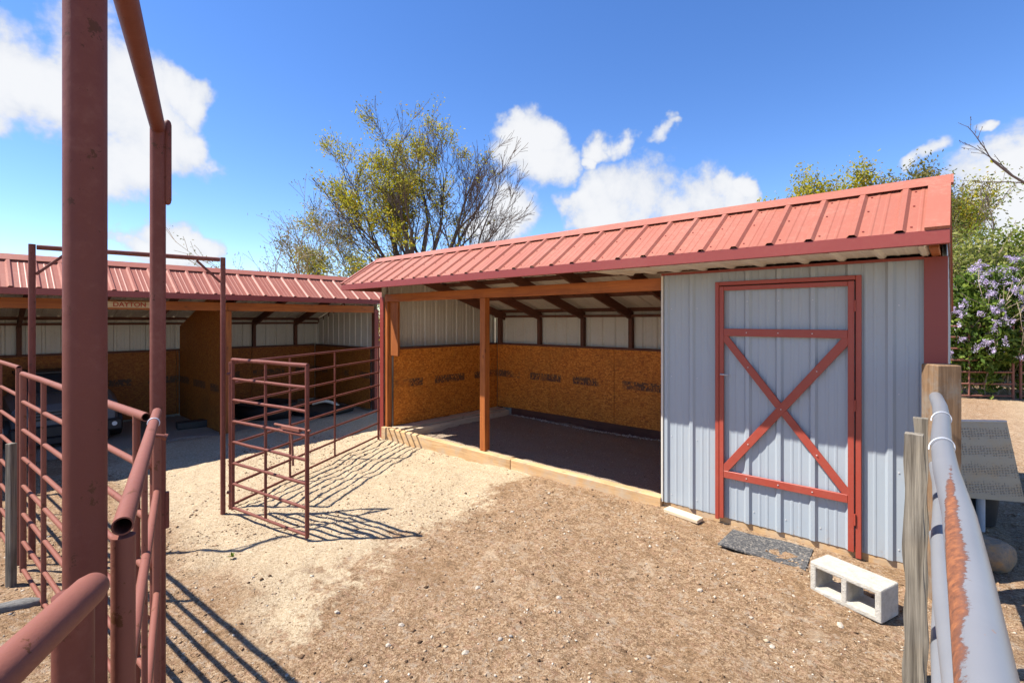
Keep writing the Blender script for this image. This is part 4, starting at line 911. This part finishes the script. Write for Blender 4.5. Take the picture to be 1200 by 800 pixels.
# rubber mat and scrap board in front of the tack room
mb = MB(); c4 = [gz(841, 636, -0.015), gz(944, 667, -0.015), gz(953, 642, -0.015), gz(859, 619, -0.015)]; n = 14; V = []
for zt in (0, 1):
    for i in range(n + 1):
        for j in range(7):
            u, v = i / n, j / 6; p = c4[0] * (1 - u) * (1 - v) + c4[1] * u * (1 - v) + c4[2] * u * v + c4[3] * (1 - u) * v
            V.append((p.x, p.y, -0.028 + zt * 0.010 + 0.005 * math.sin(u * 7) * math.sin(v * 5)))
M_ = (n + 1) * 7; fs = []
for i in range(n):
    for j in range(6):
        a = i * 7 + j; fs += [(a, a + 1, a + 8, a + 7), (M_ + a, M_ + a + 7, M_ + a + 8, M_ + a + 1)]
for i in range(n): a = i * 7; fs += [(a, a + 7, M_ + a + 7, M_ + a), (a + 6, M_ + a + 6, M_ + a + 13, a + 13)]
for j in range(6): a = j; fs += [(a, M_ + a, M_ + a + 1, a + 1)]; a = n * 7 + j; fs += [(a, a + 1, M_ + a + 1, M_ + a)]
mb.add(V, fs); tag(mb.build('doormat', 'rubber_mat'), 'speckled grey rubber mat on the dirt before the red-framed door', 'mat')
p0 = gz(779, 597, -0.01); p1 = gz(819, 611, -0.01); o = Bar('scrap_board', 'tan_x', None, (0, 0, 0), ((p1 - p0).length, 0, 0), 0.09, 0.032, ch=0.004)
o.location = (p0.x, p0.y + 0.035, -0.012); o.rotation_euler = (0.05, 0.0, math.atan2((p1 - p0).y, (p1 - p0).x)); tag(o, 'pale scrap of board lying at the corner of the blue-grey wall', 'board')
p = gz(14, 716, -0.08); o = rock('stone_slab', (p.x, p.y, gzz(p.x, p.y) + 0.005), (0.16, 0.055, 0.04), 'cut_log', 'long grey stone at the foot of the weathered stake', 'stone', 12); o.rotation_euler = (0.0, 0.1, 0.75 + YAW)

# ------------------------------------------------------------------ loose ground cover
spots = [(878, 275, 0.02)]
named = [(592, 652), (690, 672), (655, 705), (560, 690), (455, 757), (336, 790), (500, 700), (575, 622), (655, 560), (640, 590), (700, 745), (545, 770), (470, 735), (745, 612), (770, 640), (820, 690),
         (880, 720), (905, 760), (620, 770), (600, 600), (345, 700), (395, 720), (240, 735), (215, 760), (985, 735), (760, 770), (860, 660), (440, 520), (452, 516), (446, 524), (1010, 700), (930, 700)]
for i, (px, py) in enumerate(named):
    p = gz(px, py, -0.04); s_ = random.uniform(0.008, 0.020); zz = float(ground_z(np.array([p.x]), np.array([p.y]))[0])
    rock('loose_stone', (p.x, p.y, zz + s_ * 0.05), (s_ * random.uniform(1, 1.5), s_, s_ * 0.65), 'stone', 'small pale loose stone on the trampled brown dirt', 'stone', 40 + i, 'loose stones on the dirt', sub=1)
n = 125000; r_ = RNG.random(n); dist = 0.9 + 7.2 * np.sqrt(r_) ; th_ = RNG.uniform(-0.92, 0.86, n)
X = dist * (FW[0] * np.cos(th_) + RT[0] * np.sin(th_)); Y = dist * (FW[1] * np.cos(th_) + RT[1] * np.sin(th_))
ok = (Y < 4.17) | (X > 0.05); ok &= (X > -7.3); X, Y, dist = X[ok], Y[ok], dist[ok]; n = len(X)
clus = np.clip(0.6 + 1.6 * vnoise(X * 1.6, Y * 1.6, 31), 0.05, 1.4); keep = RNG.random(n) < clus; X, Y = X[keep], Y[keep]; n = len(X)
sz = 0.0017 + 0.0042 * RNG.random(n) ** 2.0 + 0.014 * RNG.random(n) ** 15
tag(scatter('gravel', 'chips', np.stack([X, Y, ground_z(X, Y) + sz * 0.12], 1), sz, None, 0.6, 8), 'loose gravel and chips scattered over the corral dirt', 'gravel', kind='stuff')
n = 9000; r_ = RNG.random(n); dist = 0.9 + 6.4 * np.sqrt(r_); th_ = RNG.uniform(-0.9, 0.86, n)
X = dist * (FW[0] * np.cos(th_) + RT[0] * np.sin(th_)); Y = dist * (FW[1] * np.cos(th_) + RT[1] * np.sin(th_))
ok = ((Y < 4.12) | (X > 0.1)) & (X > -4.6) & (RNG.random(n) < np.clip(0.12 + 2.6 * vnoise(X * 1.9 + 5, Y * 1.9, 37), 0.02, 1)); X, Y = X[ok], Y[ok]; n = len(X); sz = 0.003 + 0.009 * RNG.random(n) ** 2.2
tag(scatter('pale_rubble', 'rubble', np.stack([X, Y, ground_z(X, Y) + sz * 0.2], 1), sz, None, 0.7, 18), 'patches of pale broken rubble on the brown dirt', 'gravel', kind='stuff')
# one small weed
p = gz(272, 652, -0.06); T = thing('weed', 'tiny green weed growing in the pale gravel', 'plant', (p.x, p.y, gzz(p.x, p.y)))
mb = MB()
for k in range(26):
    a = random.random() * 6.28; l = random.uniform(0.02, 0.045); e = random.uniform(0.4, 1.2); dv = Vector((math.cos(a) * math.cos(e), math.sin(a) * math.cos(e), math.sin(e))); sd_ = Vector((-math.sin(a), math.cos(a), 0)) * 0.006
    mb.add([(0, 0, 0), dv * l * 0.6 + sd_, dv * l, dv * l * 0.6 - sd_], [(0, 1, 2, 3)])
mb.build('leaves', 'leaf_green', T)

# ------------------------------------------------------------------ vegetation
class Tree:
    """branching skeleton grown in python, meshed with numpy"""
    def __init__(s, seed): s.r = np.random.default_rng(seed); s.segs = []; s.tips = []
    def grow(s, p, d, L, rad, lev, maxlev, spread=0.5, up=0.12, nseg=5, kids=(3, 5), shrink=0.62, wig=0.16):
        p = np.array(p, float); d = np.array(d, float); d /= np.linalg.norm(d); st = L / nseg; pts = [p.copy()]; ds = []
        for k in range(nseg):
            d = d + s.r.normal(0, wig, 3) + np.array([0, 0, up * 0.5]); d /= np.linalg.norm(d); p = p + d * st; pts.append(p.copy()); ds.append(d.copy())
        end = max(rad * 0.45, 0.004); rs = np.linspace(rad, end, nseg + 1)
        s.segs.append((np.array(pts), rs, lev))
        if lev >= maxlev: s.tips += [(q, ds[-1], lev) for q in pts[1:]]; return
        if lev == maxlev - 1: s.tips += [(q, ds[-1], lev) for q in pts[2:]]
        nk = s.r.integers(kids[0], kids[1] + 1)
        for k in range(nk):
            f = s.r.uniform(0.25, 1.0) if k else 1.0; i = min(int(f * nseg), nseg - 1); q = pts[i] + (pts[i + 1] - pts[i]) * (f * nseg - i if f < 1 else 1.0)
            ax = s.r.normal(0, 1, 3); ax -= ds[i] * (ax @ ds[i]); ax /= np.linalg.norm(ax)
            a = spread * s.r.uniform(0.55, 1.25) * (0.6 if k == 0 else 1.0); nd = ds[i] * math.cos(a) + ax * math.sin(a)
            s.grow(q, nd, L * shrink * s.r.uniform(0.75, 1.2), rs[i + 1] * (0.8 if k == 0 else 0.62), lev + 1, maxlev, spread, up, max(3, nseg - 1), kids, shrink, wig)
    def branches(s, name, mat, parent, minr=0.006):
        Vs, Fs = [], []; o = 0
        for pts, rs, lev in s.segs:
            n = 8 if lev == 0 else 5 if lev == 1 else 3; m = len(pts); rs = np.maximum(rs, minr)
            t = np.gradient(pts, axis=0); t /= np.linalg.norm(t, axis=1)[:, None]; ref = np.array([0.3, 0.9, 0.2]) if abs(t[0, 1]) < 0.8 else np.array([1, 0, 0.1])
            a = np.cross(t, ref); a /= np.linalg.norm(a, axis=1)[:, None]; b = np.cross(t, a); an = 2 * np.pi * np.arange(n) / n
            v = pts[:, None] + rs[:, None, None] * (a[:, None] * np.cos(an)[None, :, None] + b[:, None] * np.sin(an)[None, :, None]); Vs.append(v.reshape(-1, 3))
            i, k = np.meshgrid(np.arange(m - 1), np.arange(n), indexing='ij'); i, k = i.ravel(), k.ravel(); k2 = (k + 1) % n
            Fs.append(np.stack([i * n + k, i * n + k2, (i + 1) * n + k2, (i + 1) * n + k], 1) + o); o += m * n
        return np_mesh(name, np.concatenate(Vs), np.concatenate(Fs), mat, parent, True)
    def leaves(s, name, mat, parent, per, size, prob=None, spread=0.25):
        P = np.array([t_[0] for t_ in s.tips]); 
        pr = np.ones(len(P)) if prob is None else np.array([prob(q) for q in P]); P = P[s.r.random(len(P)) < pr]
        P = np.repeat(P, per, axis=0) + s.r.normal(0, spread, (len(P) * per, 3))
        return leaf_cards(name, mat, parent, P, size, s.r)
def leaf_cards(name, mat, parent, P, size, r, droop=0.0):
    n = len(P); u = r.normal(0, 1, (n, 3)); u /= np.linalg.norm(u, axis=1)[:, None]; w = r.normal(0, 1, (n, 3)); w -= u * (u * w).sum(1)[:, None]; w /= np.linalg.norm(w, axis=1)[:, None]
    sz = size * (0.6 + 0.8 * r.random(n))[:, None]; nn = np.cross(u, w)
    v = np.stack([P - u * sz, P + w * sz * 0.42 + nn * sz * 0.12, P + u * sz, P - w * sz * 0.42 + nn * sz * 0.12], 1)
    return np_mesh(name, v.reshape(-1, 3), np.arange(n * 4).reshape(-1, 4), mat, parent)
def rel(p, depth=None): return float(np.dot(np.asarray(p)[:2], RT[:2]))

def hz_dir(u, z, f=0.0): v = RT * u + FW * f + np.array([0, 0, z]); return v / np.linalg.norm(v)
# big half-leafed tree behind the sheds
base = at(492, 22, -0.3); T = thing('half_leafed_tree', 'tall tree half bare and half in yellow-green leaf, rising behind the sheds', 'tree', base)
tr = Tree(21)
tr.grow((0, 0, 0), (0.02, 0.02, 1), 2.6, 0.34, 0, 0, nseg=4, wig=0.03)
for u, z, f, L, rd in ((0.10, 1, 0.05, 4.2, 0.19), (-0.30, 1, 0.1, 4.0, 0.16), (-0.70, 0.85, -0.1, 3.9, 0.15), (0.48, 1, -0.1, 4.1, 0.17), (0.28, 1, 0.25, 4.2, 0.14), (0.72, 0.95, 0.2, 4.0, 0.14), (1.0, 0.80, 0.1, 3.8, 0.15), (0.02, 1, -0.35, 3.8, 0.13), (1.25, 0.62, 0.0, 2.9, 0.10), (-1.05, 0.62, 0.2, 3.4, 0.11), (-0.95, 0.95, 0.3, 3.6, 0.12), (-0.5, 1, -0.3, 3.9, 0.13)):
    tr.grow((0, 0, 2.2), hz_dir(u, z, f), L, rd, 1, 5, spread=0.50, up=0.10, nseg=6, kids=(4, 5), shrink=0.58, wig=0.10)
tr.branches('trunk', 'bark_dark', T, 0.0075)
noi = lambda p, sd, k: float(vnoise(np.array([p[0] * k + p[2] * 0.31 * k]), np.array([p[1] * k + p[2] * k]), sd)[0])
def prob_y(p):
    u = rel(p); v = noi(p, 51, 0.85) * 2.2; b = 0.12 + v * 1.7 - max(0, u - 0.4) * 0.5 + (0.22 if u < -1.2 else 0)
    return min(0.85, max(0.0, b))
tr.leaves('crown', 'leaf_yellow', T, 5, 0.062, prob_y, 0.14)
tr.leaves('crown', 'leaf_olive', T, 3, 0.05, lambda p: min(0.5, max(0.0, 0.16 + noi(p, 52, 0.6) - max(0, rel(p)) * 0.12)), 0.16)
# bright low growth at its left foot
base = at(462, 18, -0.3); T = thing('leafy_sapling', 'dense yellow-green sapling at the foot of the half-bare tree', 'tree', base); tr = Tree(5)
for k in range(7): tr.grow((0, 0, 0), (random.uniform(-0.35, 0.35), random.uniform(-0.35, 0.35), 1), 2.6, 0.05, 1, 3, spread=0.5, nseg=5, kids=(3, 5), shrink=0.5)
tr.branches('trunk', 'bark_dark', T, 0.007); tr.leaves('crown', 'leaf_yellow', T, 8, 0.06, lambda p: 0.8, 0.16)
base = at(415, 19, -0.3); T = thing('leafy_sapling', 'loose olive sapling between the twiggy tree and the half-bare tree', 'tree', base); tr = Tree(6)
for k in range(6): tr.grow((0, 0, 0), (random.uniform(-0.4, 0.4), random.uniform(-0.4, 0.4), 1), 2.7, 0.05, 1, 4, spread=0.55, nseg=5, kids=(3, 4), shrink=0.55)
tr.branches('trunk', 'bark_dark', T, 0.007); tr.leaves('crown', 'leaf_olive', T, 5, 0.055, lambda p: 0.75, 0.18); tr.leaves('crown', 'leaf_yellow', T, 6, 0.055, lambda p: 0.45, 0.18)
# twiggy tree to its left
base = at(352, 19.5, -0.3); T = thing('twiggy_tree', 'small twiggy tree with sparse olive leaves above the long shed roof', 'tree', base); tr = Tree(33)
tr.grow((0, 0, 0), (0, 0, 1), 1.8, 0.13, 0, 0, nseg=3, wig=0.03)
for u, z, f in ((-0.55, 1, 0), (-1.1, 0.8, 0.1), (0.15, 1, 0.2), (0.6, 1, -0.1), (-0.2, 1, -0.2)): tr.grow((0, 0, 1.5), hz_dir(u, z, f), 2.7, 0.07, 1, 4, spread=0.55, up=0.02, nseg=5, kids=(4, 5), shrink=0.58, wig=0.14)
tr.branches('trunk', 'bark_pale', T, 0.0065); tr.leaves('crown', 'leaf_olive', T, 3, 0.044, lambda p: 0.42, 0.13)
# trees behind the roof on the right
for k, (px, dep, h, sd, lab) in enumerate(((968, 30, 9.3, 61, 'round yellow-green treetop showing over the roof, left of its paler neighbours'), (1016, 31, 10.1, 62, 'middle yellow-green treetop over the salmon roof'), (1068, 30, 10.1, 63, 'tallest pale olive treetop over the roof beside the roof end'))):
    base = at(px, dep, -0.3); T = thing('leafy_tree', lab, 'tree', base, group='treetops over the roof'); tr = Tree(sd)
    tr.grow((0, 0, 0), (0, 0, 1), h * 0.3, 0.2, 0, 0, nseg=3, wig=0.03)
    for u, z, f in ((-0.5, 1, 0), (0.5, 1, 0.2), (0, 1, -0.2), (-0.9, 0.8, 0.1), (0.9, 0.8, -0.1)): tr.grow((0, 0, h * 0.26), hz_dir(u, z, f), h * 0.40, 0.1, 1, 4, spread=0.5, nseg=5, kids=(3, 5), shrink=0.56, wig=0.1)
    tr.branches('trunk', 'bark_dark', T, 0.010); tr.leaves('crown', 'leaf_yellow' if k < 2 else 'leaf_olive', T, 26, 0.10, lambda p: 1.0, 0.36)
    if k < 2: tr.leaves('crown', 'leaf_olive', T, 8, 0.09, lambda p: 0.7, 0.34)
# right-hand growth beyond the yard
base = at(1140, 21, -0.3); T = thing('hazy_tree', 'loose grey-green tree behind the forked bare tree', 'tree', base); tr = Tree(71)
for u, z, f in ((-0.4, 1, 0), (0.3, 1, 0.2), (0.0, 1, -0.2), (0.7, 0.9, 0)): tr.grow((0, 0, 0.5), hz_dir(u, z, f), 3.6, 0.09, 1, 4, spread=0.5, nseg=5, kids=(3, 5), shrink=0.58, wig=0.12)
tr.branches('trunk', 'bark_dark', T, 0.008); tr.leaves('crown', 'leaf_olive', T, 5, 0.06, lambda p: 0.8, 0.22); tr.leaves('crown', 'leaf_green', T, 6, 0.065, lambda p: 0.6, 0.22)
base = at(1156, 14.5, -0.1); T = thing('forked_bare_tree', 'slender dark bare tree forking above the lilac', 'tree', base); tr = Tree(77)
tr.grow((0, 0, 0), (0.02, 0, 1), 3.4, 0.05, 0, 0, nseg=5, wig=0.03)
for u in (-0.55, 0.5): tr.grow((0, 0, 3.35), hz_dir(u, 1, 0), 1.3, 0.036, 1, 4, spread=0.55, up=0.1, nseg=5, kids=(2, 4), shrink=0.62, wig=0.14)
tr.branches('trunk', 'bark_dark', T, 0.006)
for k, (px, dep, top, wd, mat_, lab) in enumerate(((1135, 13.6, 3.9, 1.5, 'leaf_bush', 'tangled olive shrub with pale bare stems behind the lilac'), (1215, 13.8, 4.2, 1.7, 'leaf_green', 'bright green shrub with bare stems at the lilac\'s far side'))):
    base = at(px, dep, -0.1); T = thing('shrub', lab, 'shrub', base); tr = Tree(80 + k)
    for j in range(11): tr.grow((random.uniform(-0.5, 0.5), random.uniform(-0.4, 0.4), 0), (random.uniform(-0.45, 0.45), random.uniform(-0.45, 0.45), 1), top * 0.55, 0.03, 1, 4, spread=0.5, nseg=5, kids=(3, 4), shrink=0.55)
    tr.branches('stems', 'bark_pale', T, 0.0065); tr.leaves('foliage', mat_, T, 13, 0.055, lambda p: 0.8, 0.18)
def lilac(px, dep, top, w, seed, lab, nfl):
    base = at(px, dep, -0.05); T = thing('lilac_bush', lab, 'shrub', base, group='lilacs along the far fence'); r = np.random.default_rng(seed); tr = Tree(seed)
    for j in range(14): tr.grow((r.uniform(-w * 0.4, w * 0.4), r.uniform(-0.5, 0.5), 0), (r.uniform(-0.4, 0.4), r.uniform(-0.4, 0.4), 1), top * 0.5, 0.022, 1, 3, spread=0.5, nseg=5, kids=(3, 4), shrink=0.55)
    tr.branches('stems', 'bark_pale', T, 0.006)
    n = 15000; th2 = r.random(n) * 6.283; ph2 = np.arccos(1 - 1.85 * r.random(n)); rad = 0.62 + 0.42 * r.random(n) ** 0.6
    rad *= 0.86 + 0.5 * vnoise(th2 * 3.0, ph2 * 3.5, seed)
    P = np.stack([np.cos(th2) * np.sin(ph2) * rad * w, np.sin(th2) * np.sin(ph2) * rad * w * 0.8, top * 0.47 + np.cos(ph2) * rad * top * 0.5], 1); P[:, 2] = np.maximum(P[:, 2], 0.05)
    leaf_cards('foliage', 'leaf_lilac', T, P, 0.062, r)
    Q = []
    for k in range(nfl):
        a = r.uniform(3.0, 6.6) + YAW; e = np.arccos(1 - 1.35 * r.random()); c = np.array([np.cos(a) * np.sin(e) * w, np.sin(a) * np.sin(e) * w * 0.8, top * 0.47 + np.cos(e) * top * 0.5]) * (0.93 + 0.1 * r.random()); ax = r.normal(0, 0.5, 3) + np.array([np.cos(a) * 0.5, np.sin(a) * 0.5, 0.5]); ax /= np.linalg.norm(ax); Lf = r.uniform(0.12, 0.22)
        f = r.random(110); Q.append(c + ax * (f * Lf)[:, None] + r.normal(0, 1, (110, 3)) * (0.038 * (1.1 - f))[:, None])
    leaf_cards('flowers', 'petal', T, np.concatenate(Q), 0.015, r)
lilac(1128, 11.1, 3.05, 1.15, 91, 'lilac bush with mauve flowers close to the shed end', 120)
lilac(1196, 11.05, 3.15, 1.25, 92, 'lilac bush with mauve flowers behind the meeting of two rusty panels', 130)
lilac(1290, 11.15, 3.1, 1.3, 93, 'lilac bush with mauve flowers beyond the second rusty panel', 90)
# tree outside the right edge, one budding limb reaching over
base = at(1330, 8.5, -0.1); T = thing('budding_tree', 'bare limb with dark buds reaching in above the lilacs', 'tree', base); tr = Tree(55)
tr.grow((0, 0, 0), (0, 0, 1), 3.2, 0.11, 0, 0, nseg=4, wig=0.03)
end = at(1178, 8.3, 4.45) - at(1330, 8.5, 0)
dv = np.array(end) - np.array([0, 0, 3.0]); L_ = np.linalg.norm(dv)
tr.grow((0, 0, 3.0), dv, L_ * 0.98, 0.035, 1, 3, spread=0.6, up=0.0, nseg=7, kids=(5, 6), shrink=0.26, wig=0.05)
for u, z, f in ((0.5, 1, 0.2), (0.8, 1, -0.3), (0.1, 1, 0.4)): tr.grow((0, 0, 3.0), hz_dir(u, z, f), 1.8, 0.05, 1, 3, spread=0.5, nseg=5, kids=(3, 4), shrink=0.55)
tr.branches('trunk', 'bark_dark', T, 0.004); tr.leaves('buds', 'bark_dark', T, 1, 0.016, lambda p: 0.8, 0.01)

# far rusty panels in front of the lilacs
fz = [1.52, 1.29, 1.05, 0.80, 0.55, 0.30, 0.05]
e0 = at(1188, 10.45); e1 = at(1035, 10.65); pipe_panel('stock_panel', 'rusty stock panel in front of the lilac nearest the shed', 'fence panel', e0, e1, fz, (0, 0.34, 0.67, 1), 0.019, 0.024, 'far_rust', 'rusty panels along the lilacs', 8, zbot=-0.06)
e0 = at(1195, 10.45); e1 = at(1360, 10.6); pipe_panel('stock_panel', 'rusty stock panel running on away from the shed', 'fence panel', e0, e1, fz, (0, 0.34, 0.67, 1), 0.019, 0.024, 'far_rust', 'rusty panels along the lilacs', 8, zbot=-0.06)
